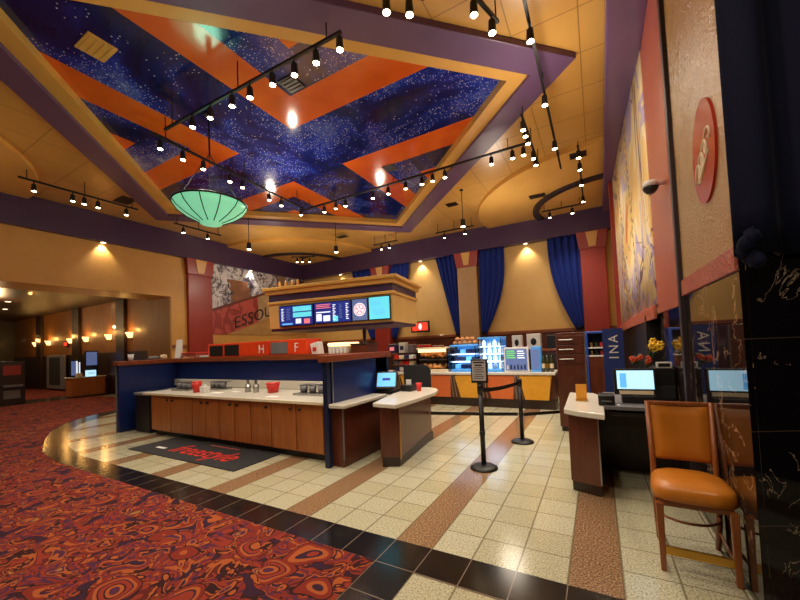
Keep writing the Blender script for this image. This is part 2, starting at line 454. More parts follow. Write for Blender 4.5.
# ------------------------------------------------------------------ setting
XL, YB, ZC, XR = -11.66, 12.0, 5.5, 0.70
struct(box('floor', M['floor'], None, -34, 3.2, -4.2, 13, -0.2, 0.0))
O = [(-1.49,-4.2),(-1.49,2.16),(-7.3,2.16),(-8.3,2.30),(-9.45,2.66),(-10.4,3.02),(-11.25,3.5),(-11.9,4.1),(-12.3,4.7),(-12.5,5.6),(-12.5,6.6)]
I = [(-1.18,-4.2),(-1.18,2.47),(-7.3,2.47),(-8.4,2.66),(-9.27,2.93),(-10.1,3.24),(-10.8,3.65),(-11.35,4.15),(-11.7,4.7),(-11.85,5.6),(-11.85,6.6)]
b = B().strip(O, I, 0.0, 0.004)
b.prism([(-1.18,2.16),(0.9,2.16),(0.9,2.47),(-1.18,2.47)], 0.0, 0.004)
struct(b.build('trim_1', M['border']))
cp = [(-1.49,-4.2)] + O[1:] + [(-17.9,6.6),(-17.9,-4.2)]
struct(B().prism(cp, 0.0, 0.008).build('floor_carpet', M['carpet']))
struct(B().prism([(-17.9,-4.2),(-17.9,7.15),(-19.6,7.15),(-19.6,-4.2)], 0.0, 0.006).build('trim_2', M['strip']))
struct(B().prism([(-19.6,-4.2),(-19.6,7.15),(-30,7.15),(-30,-4.2)], 0.0, 0.008).build('floor_carpet_beyond', M['carpet']))

def diamond(h): return [(CX+h, CY), (CX, CY+h), (CX-h, CY), (CX, CY-h)]
# gold ceiling with a diamond opening
H1, H2, H3 = 5.38, 4.80, 4.46
outer = [(3.2, CY), (3.2, YB+0.6), (CX, YB+0.6), (-12.6, YB+0.6), (-12.6, CY), (-12.6, -4.2), (CX, -4.2), (3.2, -4.2)]
d = diamond(H1); inner = [d[0], ((d[0][0]+d[1][0])/2, (d[0][1]+d[1][1])/2), d[1], ((d[1][0]+d[2][0])/2, (d[1][1]+d[2][1])/2), d[2], ((d[2][0]+d[3][0])/2, (d[2][1]+d[3][1])/2), d[3], ((d[3][0]+d[0][0])/2, (d[3][1]+d[0][1])/2)]
struct(B().strip(outer, inner, ZC, ZC+0.25, True).build('ceiling', M['ceil']))
struct(B().strip(diamond(H1+0.02), diamond(H2), ZC-0.09, ZC+0.25, True).build('trim_3', M['ring'], bevel=0.01))
struct(B().strip(diamond(H2+0.01), diamond(H3), ZC-0.03, ZS+0.1, True).build('trim_4', M['cove']))
struct(B().prism(diamond(H3+0.05), ZS, ZS+0.06).build('ceiling_star', M['stars']))

def arc(c, r0, r1, a0, a1, z0, z1, n=40):
    A = [(c[0]+r1*math.cos(math.radians(a0+(a1-a0)*k/n)), c[1]+r1*math.sin(math.radians(a0+(a1-a0)*k/n))) for k in range(n+1)]
    if r0 <= 0: return B().prism([c]+A, z0, z1)
    Q = [(c[0]+r0*math.cos(math.radians(a0+(a1-a0)*k/n)), c[1]+r0*math.sin(math.radians(a0+(a1-a0)*k/n))) for k in range(n+1)]
    return B().strip(A, Q, z0, z1)
for c, r, a0, a1, r2 in (((0.4,11.5), 3.5, 90, 290, 1.75), ((-11.65,12.0), 3.8, 260, 365, 2.05), ((-11.5,-0.6), 3.62, 0, 360, 1.6)):
    struct(arc(c, 0, r, a0, a1, ZC-0.10, ZC+0.02).build('ceiling_step', M['step'], smooth=False))
    struct(arc(c, r2, r2+0.17, a0, a1, ZC-0.17, ZC-0.09).build('trim_5', M['darkarc']))

# back wall with cornice, rail and wainscot
struct(box('wall_back', M['wall'], None, XL-0.6, 3.2, YB+0.3, YB+0.5, 0, ZC))
struct(box('trim_6', M['purple'], None, XL-0.3, 0.62, YB, YB+0.3, 4.72, ZC, 0.012))
struct(box('trim_7', M['rail'], None, XL, 0.62, YB+0.2, YB+0.3, 1.76, 1.86, 0.01))
struct(box('wall_back_wainscot', M['brown'], None, XL, 0.62, YB+0.24, YB+0.3, 0, 1.76))
# left wall: gold header over a wide opening, jamb, pier
struct(box('wall_left', M['ochre'], None, XL-0.25, XL-0.15, 6.3, YB+0.3, 0, ZC))
struct(box('wall_left_header', M['ochre'], None, XL-0.25, XL-0.15, -4.2, 6.3, 3.4, ZC))
struct(box('trim_8', M['purple'], None, XL-0.15, XL+0.0, -4.2, YB, 4.72, ZC, 0.012))
struct(box('trim_9', M['rail'], None, XL-0.16, XL-0.1, 6.3, YB, 1.76, 1.86, 0.01))
struct(box('wall_jamb', M['lobby'], None, -13.3, XL-0.25, 6.3, 6.45, 0, 3.4))
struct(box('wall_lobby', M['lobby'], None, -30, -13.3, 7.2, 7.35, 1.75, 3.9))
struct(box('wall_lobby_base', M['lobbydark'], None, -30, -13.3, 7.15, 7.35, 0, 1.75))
for x in (-17.1, -21.4, -26.0):
    struct(box('trim_10', M['lobbydark'], None, x-0.35, x+0.35, 7.08, 7.2, 0, 3.9, 0.01))
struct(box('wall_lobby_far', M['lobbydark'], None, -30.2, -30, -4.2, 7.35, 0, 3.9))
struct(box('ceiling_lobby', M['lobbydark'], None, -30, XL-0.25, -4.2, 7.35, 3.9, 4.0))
struct(box('trim_11', M['step'], None, -13.0, XL-0.25, -4.2, 6.3, 3.4, 3.9))
# right side wall: polished marble below, coral and gold panels above, end pier
YP = 2.60
struct(box('wall_right', M['marblemirror'], None, XR, XR+0.03, YP+.012, 5.48, 0, 1.882))
struct(box('wall_right_panel', M['wallpanel'], None, XR+0.0, XR+0.03, YP+.012, 4.01, 1.882, ZC))
struct(box('trim_12', M['coral'], None, XR-0.02, XR+0.03, YP+.012, 4.01, 1.882, 2.02, 0.006))
struct(box('trim_13', M['darkarc'], None, XR-0.035, XR+0.1, 4.01, 4.09, 0, ZC, 0.006))
struct(box('wall_right_coral', M['coral'], None, XR-0.02, XR+0.2, 4.09, 5.45, 1.81, ZC))
mx = lambda t: (XR-0.02) - 0.17*t - 0.02*math.sin(t*PI)
my = lambda t: 5.45 + 4.4*t
mb = lambda t: 1.81 - 0.11*t
b = B().grid(lambda s, t: (mx(s), my(s), mb(s) + (ZC-mb(s))*t), 24, 4)
struct(b.build('wall_mural_right', M['mural2'], smooth=True, solid=0.02))
b = B().grid(lambda s, t: (mx(s)-0.03, my(s), mb(s)-0.06 + 0.16*t), 24, 2)
struct(b.build('trim_14', M['coral'], solid=0.03))
struct(box('trim_15', M['red'], None, 0.42, 0.52, 9.72, 9.86, 1.55, ZC, 0.01))
struct(box('wall_right_niche', M['black'], None, 0.60, 0.87, 6.0, YB+0.3, 0, 1.82))
struct(box('wall_right_far', M['ochre'], None, 0.62, 0.87, 9.86, YB+0.3, 1.82, ZC))
# purple soffit along the right wall
b = B().strip([(0.27, -4.2), (0.27, 2.5), (0.29, 6.0), (0.32, 9.8), (0.32, YB)], [(0.7, -4.2), (0.7, 2.5), (0.7, 6.0), (0.62, 9.8), (0.62, YB)], 5.2, ZC)
struct(b.build('trim_16', M['soffit'], bevel=0.03, seg=3))
# angled marble pier at the near end of the right wall
ca, sa = math.cos(math.radians(24)), math.sin(math.radians(24))
struct(B().prism([(XR, YP), (XR+2.4*ca, YP+2.4*sa), (XR+2.4*ca, 4.4), (XR+0.2, 4.4), (XR+0.2, YP+.12)], 0, ZC).build('wall_right_pier', M['marble']))
for k in (1, 2, 3):
    p = Vector((XR+0.42*k*ca, YP+0.42*k*sa, 0)); q = Vector((sa, -ca, 0))*0.002
    struct(B().cyl(p+q, p+q+Vector((0, 0, 2.0)), 0.004, n=6).build('trim_17', M['brown']))
struct(box('wall_near', M['lobbydark'], None, -12.6, 3.4, -4.4, -4.2, 0, ZC))
struct(box('wall_right_near', M['lobbydark'], None, 3.2, 3.4, -4.2, 4.4, 0, ZC))

# columns
def column(name, x0, x1, y0, y1, z0, axis, shaft):
    struct(box(name, shaft, None, x0, x1, y0, y1, z0, 4.2, 0.01))
    e = 0.06
    if axis == 'Y':
        lo = [(x0-0.02,y0-0.02,4.2),(x1+0.02,y0-0.02,4.2),(x1+0.02,y1,4.2),(x0-0.02,y1,4.2)]; hi = [(x0-e-.03,y0-e,4.72),(x1+e+.03,y0-e,4.72),(x1+e+.03,y1,4.72),(x0-e-.03,y1,4.72)]
        m = (x0+x1)/2; k = B().hexa([(m-.09,y0-.045,4.26),(m+.09,y0-.045,4.26),(m+.09,y0,4.26),(m-.09,y0,4.26)], [(m-.16,y0-e-.03,4.7),(m+.16,y0-e-.03,4.7),(m+.16,y0,4.7),(m-.16,y0,4.7)])
    else:
        lo = [(x0,y0-0.02,4.2),(x1+0.02,y0-0.02,4.2),(x1+0.02,y1+0.02,4.2),(x0,y1+0.02,4.2)]; hi = [(x0,y0-e,4.72),(x1+e,y0-e,4.72),(x1+e,y1+e,4.72),(x0,y1+e,4.72)]
        m = (y0+y1)/2; k = B().hexa([(x1-.02,m-.11,4.26),(x1+.045,m-.11,4.26),(x1+.045,m+.11,4.26),(x1-.02,m+.11,4.26)], [(x1-.02,m-.2,4.7),(x1+e+.03,m-.2,4.7),(x1+e+.03,m+.2,4.7),(x1-.02,m+.2,4.7)])
    struct(B().hexa(lo, hi).build('column_capital', M['red'], bevel=0.01))
    struct(k.build('column_keystone', M['keystone'], bevel=0.006))
column('column_red', -0.32, 0.34, YB+0.02, YB+0.3, 1.70, 'Y', M['red'])
column('column_gold', -4.25, -3.55, YB+0.02, YB+0.3, 0.0, 'Y', M['wallpanel'])
column('column_red', -7.85, -7.15, YB+0.02, YB+0.3, 0.0, 'Y', M['red'])
column('column_red', XL-0.2, XL-0.02, 6.78, 7.6, 0.0, 'X', M['red'])
mural_wall = struct(box('wall_mural_left', M['mural'], None, XL-0.16, XL-0.12, 7.62, YB+0.2, 2.2, 4.72))
ds = pm('mural_lettering', (56,42,40), 0.6, var=0.1)
o = text('mural_lettering', 'ESSOUIIA', ds, None, 0.62, (XL-0.1, 9.75, 3.02), (PI/2, 0.0, PI/2), 0.0, 0.002)
o.parent = mural_wall
me = o.data
for v in me.vertices: v.co.z += (v.co.y - 9.75)*0.34

# ------------------------------------------------------------------ booth
booth = thing('service_booth', 'navy blue service booth with cherry wood cap over a white counter', 'booth', (-6.0, 4.3, 0))
X0, X1, Y0, Y1 = -8.75, -3.09, 3.56, 5.1
B().prism([(X0-.05,Y0-.05),(X0+.13,Y0-.05),(X0+.13,4.62),(X1-.10,4.62),(X1-.10,Y0-.06),(X1+.06,Y0-.06),(X1+.06,Y1),(X0-.05,Y1)], 1.365, 1.455).build('cap', M['cap'], booth, bevel=.008)
box('side_wing', M['blue'], booth, X0, X0+0.09, Y0, Y1, 0, 1.365, 0.004)
box('wing_edge', M['grey'], booth, X0-0.015, X0+0.02, Y0-0.015, Y0, 0, 1.365)
box('back_panel', M['blue'], booth, X0+0.09, X1, 4.72, 5.05, 0, 1.365)
box('side_panel', M['blue'], booth, X1-0.05, X1, Y0+0.10, Y1, 0.8, 1.365)
box('side_panel_base', M['brown'], booth, X1-0.05, X1+0.16, Y0+0.10, 4.6, 0.0, 0.765, 0.004)
box('corner_post', M['bluetrim'], booth, X1-0.075, X1+0.0, Y0-0.01, Y0+0.06, 0, 1.365, 0.004)
box('corner_trim', M['steel'], booth, X1, X1+0.014, Y0+0.085, Y0+0.10, 0.8, 1.365)
box('corner_trim', M['grey'], booth, X1+0.155, X1+0.17, Y0+0.085, Y0+0.10, 0.1, 0.76)
box('side_ledge', M['white'], booth, X1, X1+0.26, Y0+0.0, 4.6, 0.77, 0.82, 0.012)
box('backsplash', M['white'], booth, -8.9, X1-0.11, 4.66, 4.718, 0.835, 0.98, 0.006)
# counter and its cabinets
top = thing('condiment_counter_top', 'long white condiment counter top above orange-brown cabinets', 'counter top', (-5.5, 4.2, 0.79))
box('slab', M['white'], top, -7.85, X1-0.115, 3.63, 4.71, 0.785, 0.83, 0.012)
box('edge_strip', M['cream'], top, -7.85, X1-.115, 3.622, 3.63, .79, .825)
edges = [(-7.70, -6.33, 2, 'leftmost orange-brown cabinet beside the black waste bin under the counter'),
         (-6.33, -5.56, 2, 'second orange-brown cabinet from the left under the white counter'),
         (-5.56, -4.78, 2, 'middle orange-brown double-door cabinet under the white counter'),
         (-4.78, -4.32, 1, 'narrow single-door orange-brown cabinet under the white counter'),
         (-4.32, -3.30, 2, 'rightmost orange-brown cabinet, next to the navy corner post')]
for xa, xb, nd, lab in edges:
    t = thing('base_cabinet', lab, 'cabinet', ((xa+xb)/2, 4.0, 0), 'cabinets under the condiment counter')
    box('body', M['cabinet'], t, xa+0.004, xb-0.004, 3.72, 4.66, 0.1, 0.785)
    box('toe_kick', M['black'], t, xa+0.004, xb-0.004, 3.78, 4.66, 0.0, 0.1)
    for k in range(nd):
        a = xa + (xb-xa)*k/nd; c = xa + (xb-xa)*(k+1)/nd
        dr = box('door', M['cabinet'], t, a+0.010, c-0.010, 3.695, 3.72, 0.115, 0.775, 0.006)
        kx = (c-0.09) if (k == 0) else (a+0.09)
        B().cyl((kx, 3.66, 0.70), (kx, 3.697, 0.70), 0.02, 0.014, 12).build('knob', M['black'], dr, smooth=True)
t = thing('waste_bin', 'dark waste bin under the left end of the booth', 'bin', (-8.1, 4.05, 0))
box('body', M['black'], t, -8.45, -7.88, 3.75, 4.6, 0.0, 0.74, 0.02)
box('lid', M['grey'], t, -8.47, -7.87, 3.73, 4.62, 0.74, 0.80, 0.02)
B().cyl((-8.17, 4.1, 0.79), (-8.17, 4.1, 0.81), 0.17, n=20).build('opening', M['black'], t)
# condiments on the counter
def caddy(x, y, w, lab):
    t = thing('condiment_caddy', lab, 'caddy', (x, y, 0.83))
    box('tray', M['steel'], t, x-w, x+w, y-0.13, y+0.13, 0.83, 0.86, 0.006)
    for k in (-1, 0, 1):
        B().lathe([(0.05, 0), (0.066, 0.11), (0.06, 0.11), (0.045, 0.02)], (x+k*w*0.62, y, 0.86), 14).build('pot', M['grey'], t, smooth=True)
    box('lid', M['steel'], t, x-w*0.95, x+w*0.95, y-0.02, y+0.12, 0.972, 0.985, 0.004)
caddy(-7.25, 4.1, 0.26, 'grey condiment caddy at the left end of the white counter')
caddy(-6.55, 4.35, 0.24, 'second grey caddy behind the red cup on the white counter')
caddy(-3.95, 4.2, 0.30, 'steel condiment caddy at the right end near the post')
def cup(name, x, y, z, r, h, mat, lab, cat, rim=None):
    t = thing(name, lab, cat, (x, y, z))
    B().lathe([(r*0.72, 0), (r, h), (r*0.93, h), (r*0.66, 0.01)], (x, y, z), 20).build('bowl' if r > .11 else 'body', mat, t, smooth=True)
    B().lathe([(r*0.98, h-.012), (r*1.05, h-.006), (r*1.03, h+.006), (r*0.93, h)], (x, y, z), 20, False).build('rim', rim or mat, t, smooth=True)
cup('plastic_cup', -6.55, 3.92, 0.83, 0.085, 0.2, M['redplastic'], 'red plastic cup on the left half of the white counter', 'cup')
t = thing('napkin_box', 'small white napkin box right of the red cup', 'box', (-6.3, 3.92, 0.83))
box('carton', M['paper'], t, -6.37, -6.24, 3.86, 3.98, 0.83, 0.95, 0.006); box('napkin', M['paper'], t, -6.34, -6.27, 3.9, 3.93, 0.95, 0.98)
cup('plastic_bowl', -4.9, 4.25, 0.83, 0.115, 0.16, M['redplastic'], 'red plastic bowl on the right half of the white counter', 'bowl')
for k, (x, l) in enumerate(((-5.48, 'left of the two dark straw holders on the white counter'), (-5.27, 'right of the two dark straw holders on the white counter'))):
    t = thing('straw_holder', l, 'holder', (x, 4.2, 0.83))
    B().lathe([(0.05, 0), (0.05, 0.14), (0.044, 0.14), (0.04, 0.01)], (x, 4.2, 0.83), 14).build('canister', M['steel'], t, smooth=True)
    for q in range(4): B().cyl((x-.02+.013*q, 4.2+.012*(q % 2), 0.85), (x-.03+.02*q, 4.2, 1.04), 0.005, n=6).build('straw', M['black'], t)
for x, y, w, l in ((-6.0, 3.95, 0.12, 'white paper napkin lying left of the straw holders'), (-4.45, 3.85, 0.10, 'white paper napkin lying right of the red bowl'), (-5.75, 4.15, 0.07, 'small white packet lying behind the left napkin')):
    tag(box('paper_napkin', M['paper'], None, x-w, x+w, y-0.06, y+0.06, 0.83, 0.836), l, 'napkin')
# things standing on the cap
ZK = 1.455
def warmer(x0, x1, wins, mark, lab, glassmat):
    t = thing('food_warmer', lab, 'warmer', ((x0+x1)/2, 4.85, ZK), 'orange warmers on the booth cap')
    box('housing', M['orange'], t, x0, x1, 4.66, 5.06, ZK, ZK+0.28, 0.012)
    for a, c in wins:
        w = box('window', glassmat, t, a, c, 4.648, 4.662, ZK+0.025, ZK+0.24, 0.004)
    text('lettering', mark[0], M['paper'], t, 0.24, (mark[1], 4.655, ZK+0.12), (PI/2, 0, 0), 0, 0.003)
warmer(-7.35, -5.48, [(-7.28, -6.85), (-6.78, -6.33)], ('H', -5.66), 'orange food warmer with two black windows and a white letter on the booth', M['black'])
warmer(-5.42, -4.50, [(-5.40, -4.96)], ('F', -4.74), 'orange food warmer with one grey window, right of the larger one', M['grey'])
t = thing('popcorn_bag', 'white paper bag beside the right end of the smaller orange warmer', 'bag', (-4.36, 4.8, ZK))
B().hexa([(-4.46,4.75,ZK),(-4.28,4.75,ZK),(-4.28,4.88,ZK),(-4.46,4.88,ZK)], [(-4.5,4.75,ZK+.18),(-4.32,4.75,ZK+.22),(-4.32,4.88,ZK+.22),(-4.5,4.88,ZK+.18)]).build('bag', M['paper'], t, bevel=0.006)
box('print', M['redplastic'], t, -4.43, -4.35, 4.743, 4.749, ZK+0.05, ZK+0.12)
cup('paper_cup', -8.70, 3.80, ZK, 0.055, 0.13, M['paper'], 'white paper cup at the left end of the booth cap', 'cup')
t = thing('wrapped_napkins', 'crumpled pale napkin bundle beside the white paper cup', 'napkins', (-8.71, 4.3, ZK))
B().blob((-8.71, 4.25, ZK+0.04), (0.07, 0.12, 0.035), 3, 0.012).build('bundle', M['grey'], t); B().blob((-8.70, 4.45, ZK+0.055), (0.06, 0.07, 0.05), 3, 0.012).build('napkin', M['cream'], t)
t = thing('card_sign', 'upright white card standing on the booth cap beside a red box', 'sign', (-8.6, 4.7, ZK))
B().hexa([(-8.68,4.68,ZK+.015),(-8.44,4.68,ZK+.015),(-8.44,4.72,ZK+.015),(-8.68,4.72,ZK+.015)], [(-8.72,4.76,ZK+.44),(-8.50,4.76,ZK+.44),(-8.50,4.78,ZK+.44),(-8.72,4.78,ZK+.44)]).build('card', M['paper'], t)
box('foot', M['grey'], t, -8.68, -8.44, 4.66, 4.8, ZK, ZK+0.015)
t = thing('lid_box', 'low red box with folded lid on the booth cap', 'box', (-8.1, 4.8, ZK))
box('box', M['coral'], t, -8.38, -7.85, 4.68, 4.95, ZK, ZK+0.10, 0.008); box('lid', M['redplastic'], t, -8.40, -7.83, 4.66, 4.97, ZK+0.1, ZK+0.125, 0.008)
t = thing('paper_stack', 'flat stack of pale papers left of the large orange warmer', 'papers', (-7.7, 4.8, ZK))
for k in range(3): box('sheet_bundle', M['paper'] if k else M['grey'], t, -7.78+.03*k, -7.42+.02*k, 4.7, 4.95, ZK+.016*k, ZK+.016*k+.015)
t = thing('cup_dispenser', 'white lit cup dispenser on the booth cap under the menu canopy', 'dispenser', (-3.85, 4.85, ZK))
box('case', M['cream'], t, -4.02, -3.62, 4.7, 5.0, ZK, ZK+0.12, 0.01); box('hood', M['casewarm'], t, -4.04, -3.60, 4.68, 5.02, ZK+0.12, ZK+0.18, 0.02)
for k in range(5): B().cyl((-3.98+.08*k, 4.69, ZK), (-3.98+.08*k, 4.69, ZK+0.11), 0.03, 0.036, 12).build('cup_stack', M['paper'], t)
t = thing('counter_box', 'low dark brown box right of the lit cup dispenser', 'box', (-3.4, 4.85, ZK))
box('body', M['brown'], t, -3.56, -3.22, 4.7, 5.0, ZK, ZK+0.13, 0.008); box('lid', M['lobbydark'], t, -3.57, -3.21, 4.69, 5.01, ZK+.13, ZK+0.15, .006)

# floor mat with lettering
mat_ = thing('floor_mat', 'black rubber mat with red script lettering before the cabinets', 'mat', (-5.58, 3.35, 0))
box('rubber', M['rubber'], mat_, -6.95, -4.2, 2.97, 3.74, 0.0, 0.014, 0.006)
text('lettering', 'freestyle', M['redplastic'], mat_, 0.5, (-5.40, 3.32, 0.015), (0, 0, 0), 0.3, 0.001, sx=0.86, bold=0.004)
B().tube([(-5.72+.74*k/40, 3.63+.022*math.sin(k*1.5), .015) for k in range(41)], .008, 5).build('script_stroke', M['red'], mat_)
box('tag', M['paper'], mat_, -6.55, -6.3, 3.2, 3.26, 0.014, 0.016)

# ------------------------------------------------------------------ register desk at the right end of the booth
t = thing('register_desk', 'dark cherry register desk with white rounded top beside the booth', 'desk', (-2.4, 4.5, 0))
poly = [(-2.50, 3.86), (-2.27, 3.96), (-2.46, 5.36), (-2.68, 5.36)]
B().prism(poly, 0.12, 0.77).build('pedestal', M['brown'], t, bevel=0.004)
B().prism([(x+0.015 if x < -2.45 else x-0.015, y+0.01) for x, y in poly], 0.0, 0.12).build('plinth', M['lobbydark'], t)
B().cyl((-2.262, 3.958, 0.1), (-2.262, 3.958, 0.77), 0.008, n=8).build('edge_trim', M['brass'], t)
B().prism([(-2.56,3.80),(-2.20,3.76),(-2.16,4.3),(-2.17,4.9),(-2.24,5.18),(-2.34,5.34),(-2.50,5.42),(-2.80,5.36),(-2.74,4.6)], 0.77, 0.825).build('top', M['white'], t, bevel=0.012)
B().prism([(-3.085,4.63),(-2.76,4.63),(-2.80,5.36),(-3.085,5.36)], 0.74, 0.79).build('return_shelf', M['white'], t, bevel=0.008)
box('drawer', M['grey'], t, -2.94, -2.78, 4.66, 5.0, 0.62, 0.738, 0.004)
t = thing('register_terminal', 'tilted register screen on black stand behind the booth side', 'register', (-2.97, 4.8, 0.79))
def tilted(b, c, rx, rz):
    b.rot(rx, 'X', (0, 0, 0)); b.rot(rz, 'Z', (0, 0, 0)); b.move(c); return b
tilted(B().box(-0.17, 0.17, -0.02, 0.03, -0.14, 0.14), (-2.90, 4.72, 1.01), -0.42, 0.32).build('housing', M['black'], t, bevel=0.012)
tilted(B().box(-0.145, 0.145, -0.024, -0.02, -0.105, 0.115), (-2.90, 4.72, 1.01), -0.42, 0.32).build('screen', M['scr_blue'], t)
tilted(B().box(-0.06, 0.06, -0.027, -0.024, -0.01, 0.03), (-2.90, 4.72, 1.01), -0.42, 0.32).build('icon', M['scr_navy'], t)
box('base', M['black'], t, -3.08, -2.79, 4.70, 4.98, 0.792, 0.86, 0.02)
B().hexa([(-3.04,4.80,.86),(-2.88,4.80,.86),(-2.88,4.92,.86),(-3.04,4.92,.86)], [(-3.02,4.82,1.0),(-2.90,4.82,1.0),(-2.90,4.88,1.0),(-3.02,4.88,1.0)]).build('neck', M['black'], t)
t = thing('receipt_printer', 'black receipt printer next to the tilted register screen', 'printer', (-2.66, 4.95, 0.825))
box('body', M['black'], t, -2.73, -2.55, 4.85, 5.08, 0.825, 0.92, 0.012); box('receipt', M['paper'], t, -2.69, -2.60, 4.96, 4.97, 0.92, 1.0)
cup('plastic_tumbler', -2.46, 4.95, 0.825, 0.045, 0.12, M['redplastic'], 'small red tumbler beside the receipt printer', 'tumbler')
t = thing('privacy_screen', 'black round-cornered screen panel behind the register desk', 'screen panel', (-2.8, 5.6, 0))
B().prism([(-3.06,0.0),(-2.54,0.0),(-2.54,0.42),(-2.59,0.47),(-2.66,0.49),(-3.06,0.49)], 0, 0.04).rot(PI/2, 'X').move((0, 5.6, 0.70)).build('panel', M['rubber'], t, bevel=0.008)
box('leg', M['black'], t, -3.04, -2.98, 5.56, 5.6, 0, 0.7); box('leg', M['black'], t, -2.64, -2.58, 5.56, 5.6, 0, 0.7)

# ------------------------------------------------------------------ stanchions
def stanchion(x, y, h, lab):
    t = thing('stanchion', lab, 'stanchion', (x, y, 0))
    B().lathe([(0.165, 0), (0.165, 0.015), (0.13, 0.035), (0.045, 0.05), (0.0, 0.05)], (x, y, 0), 32).build('base', M['blackmetal'], t, smooth=True)
    B().cyl((x, y, 0.045), (x, y, h-0.1), 0.03, n=20).build('post', M['blackmetal'], t, smooth=True)
    B().lathe([(0.036, 0), (0.036, 0.1), (0.03, 0.11), (0.0, 0.11)], (x, y, h-0.11), 20).build('belt_head', M['black'], t, smooth=True)
    B().lathe([(0.036, 0), (0.036, 0.05), (0.03, 0.055)], (x, y, 0.40), 20).build('lower_clip', M['black'], t, smooth=True)
stanchion(-1.30, 4.31, 1.02, 'black belt post carrying the framed notice')
stanchion(-1.08, 5.62, 0.96, 'black belt post without a notice, behind the nearer one')
t = thing('sign_frame', 'black framed notice on top of the nearer belt post', 'sign', (-1.30, 4.31, 1.02))
box('frame', M['black'], t, -1.405, -1.195, 4.295, 4.325, 1.04, 1.335, 0.008)
pg = box('page', pm('grey_page', (168,160,158), 0.5), t, -1.385, -1.215, 4.29, 4.296, 1.07, 1.315)
box('socket', M['black'], t, -1.33, -1.27, 4.29, 4.33, 1.015, 1.045)
for k, (w, z) in enumerate(((0.07, 1.285), (0.05, 1.25), (0.065, 1.225), (0.06, 1.2), (0.068, 1.175), (0.055, 1.145), (0.06, 1.12), (0.065, 1.095))):
    box('print_line', M['blackmetal'], pg, -1.30-w, -1.30+w*(1-.2*(k % 2)), 4.2885, 4.29, z, z+(.018 if k < 2 else .008))
def belt(p, q, lab, sag=0.02):
    b = B(); n = 12
    pts = [Vector(p).lerp(Vector(q), i/n) - Vector((0, 0, sag*4*(i/n)*(1-i/n))) for i in range(n+1)]
    b.grid(lambda s, t: tuple(pts[round(s*n)] + Vector((0, 0, (t-0.5)*0.05))), n, 1)
    tag(b.build('barrier_belt', M['blackmetal'], None, solid=0.004), lab, 'belt')
belt((-1.27, 4.34, 0.95), (-1.09, 5.59, 0.90), 'upper black belt stretched between the two belt posts')
belt((-2.44, 5.3, 0.42), (-1.125, 5.62, 0.42), 'lower black belt from the register desk to the farther belt post', 0.004)
belt((-1.04, 5.62, 0.42), (-0.625, 6.55, 0.31), 'lower black belt from the farther post to the brown tower cabinet', 0.0)

# ------------------------------------------------------------------ back concession counter
t = thing('concession_counter', 'long back concession counter with orange and yellow front panels', 'counter', (-3.5, 8.5, 0))
box('top', M['white'], t, -6.3, -0.82, 8.15, 8.9, 0.77, 0.83, 0.01)
box('body', M['brown'], t, -6.25, -0.86, 8.42, 8.88, 0.14, 0.77)
box('plinth', M['lobbydark'], t, -6.25, -0.86, 8.36, 8.88, 0.0, 0.2)
for k in range(7):
    x = -1.25 - 0.76*k
    m_ = M['yellowpanel'] if k % 2 == 0 else M['orangepanel']
    B().hexa([(x-.25,8.36,.2),(x+.25,8.36,.2),(x+.25,8.42,.2),(x-.25,8.42,.2)], [(x-.33,8.2,.74),(x+.33,8.2,.74),(x+.33,8.42,.74),(x-.33,8.42,.74)]).build('front_panel', m_, t, bevel=0.005, label='yellow front panel' if k % 2 == 0 else 'orange front panel')
    x2 = x - 0.38
    B().hexa([(x2-.12,8.33,.2),(x2+.12,8.33,.2),(x2+.12,8.42,.2),(x2-.12,8.42,.2)], [(x2-.04,8.18,.77),(x2+.04,8.18,.77),(x2+.04,8.42,.77),(x2-.04,8.42,.77)]).build('bracket', M['brown'], t)
    for q in (-.03, .03):
        B().cyl((x2+q*1.5, 8.325, .22), (x2+q, 8.175, .76), 0.008, n=6).build('bracket_trim', M['steel'], t)
ZT = 0.83
def case(name, x0, x1, h, tiers, lab, cat, fr, shelfm, back):
    t = thing(name, lab, cat, ((x0+x1)/2, 8.55, ZT))
    box('back', back, t, x0, x1, 8.8, 8.83, ZT, ZT+h); box('base', fr, t, x0, x1, 8.3, 8.83, ZT, ZT+0.06, 0.006)
    for x in (x0, x1-0.02): box('side', M['glass'], t, x, x+0.02, 8.32, 8.8, ZT+0.06, ZT+h)
    box('top', fr, t, x0-.01, x1+.01, 8.3, 8.83, ZT+h, ZT+h+0.04, 0.008)
    for k in range(tiers):
        z = ZT+0.06+(h-0.06)*(k+1)/(tiers+0.0)
        if k < tiers-1: box('shelf', shelfm, t, x0+.02, x1-.02, 8.36, 8.8, z-.02, z)
    return t
t = case('popcorn_warmer', -4.15, -3.3, 0.58, 2, 'popcorn warmer case with glowing white top on the back counter', 'warmer', M['cream'], M['steel'], M['cream'])
box('light_bar', M['casewarm'], t, -4.1, -3.35, 8.29, 8.36, ZT+0.5, ZT+0.58)
for z in (ZT+.06, ZT+.345):
    b = B()
    for k in range(70): b.blob((random.uniform(-4.08, -3.38), random.uniform(8.4, 8.72), z+random.uniform(.03, .13)), (.05, .05, .04), 1, .012)
    o = b.build('popcorn', M['peach'], t, smooth=True); o['kind'] = 'stuff'
t = case('candy_case', -3.22, -2.58, 0.62, 3, 'lower blue-lit three-tier candy case on the back counter', 'display case', M['caseblue'], M['caselight'], M['caseblue'])
for k in range(3):
    for q in range(4): box('candy_box', M['navybox'] if (k+q) % 3 else M['scr_blue'], t, -3.17+.145*q, -3.05+.145*q, 8.5, 8.7, ZT+.07+.187*k, ZT+.17+.187*k, 0.004)
t = case('drink_case', -2.5, -1.96, 0.78, 4, 'taller blue-lit four-tier case with white shelves on the back counter', 'display case', M['caseblue'], M['caselight'], M['caseblue'])
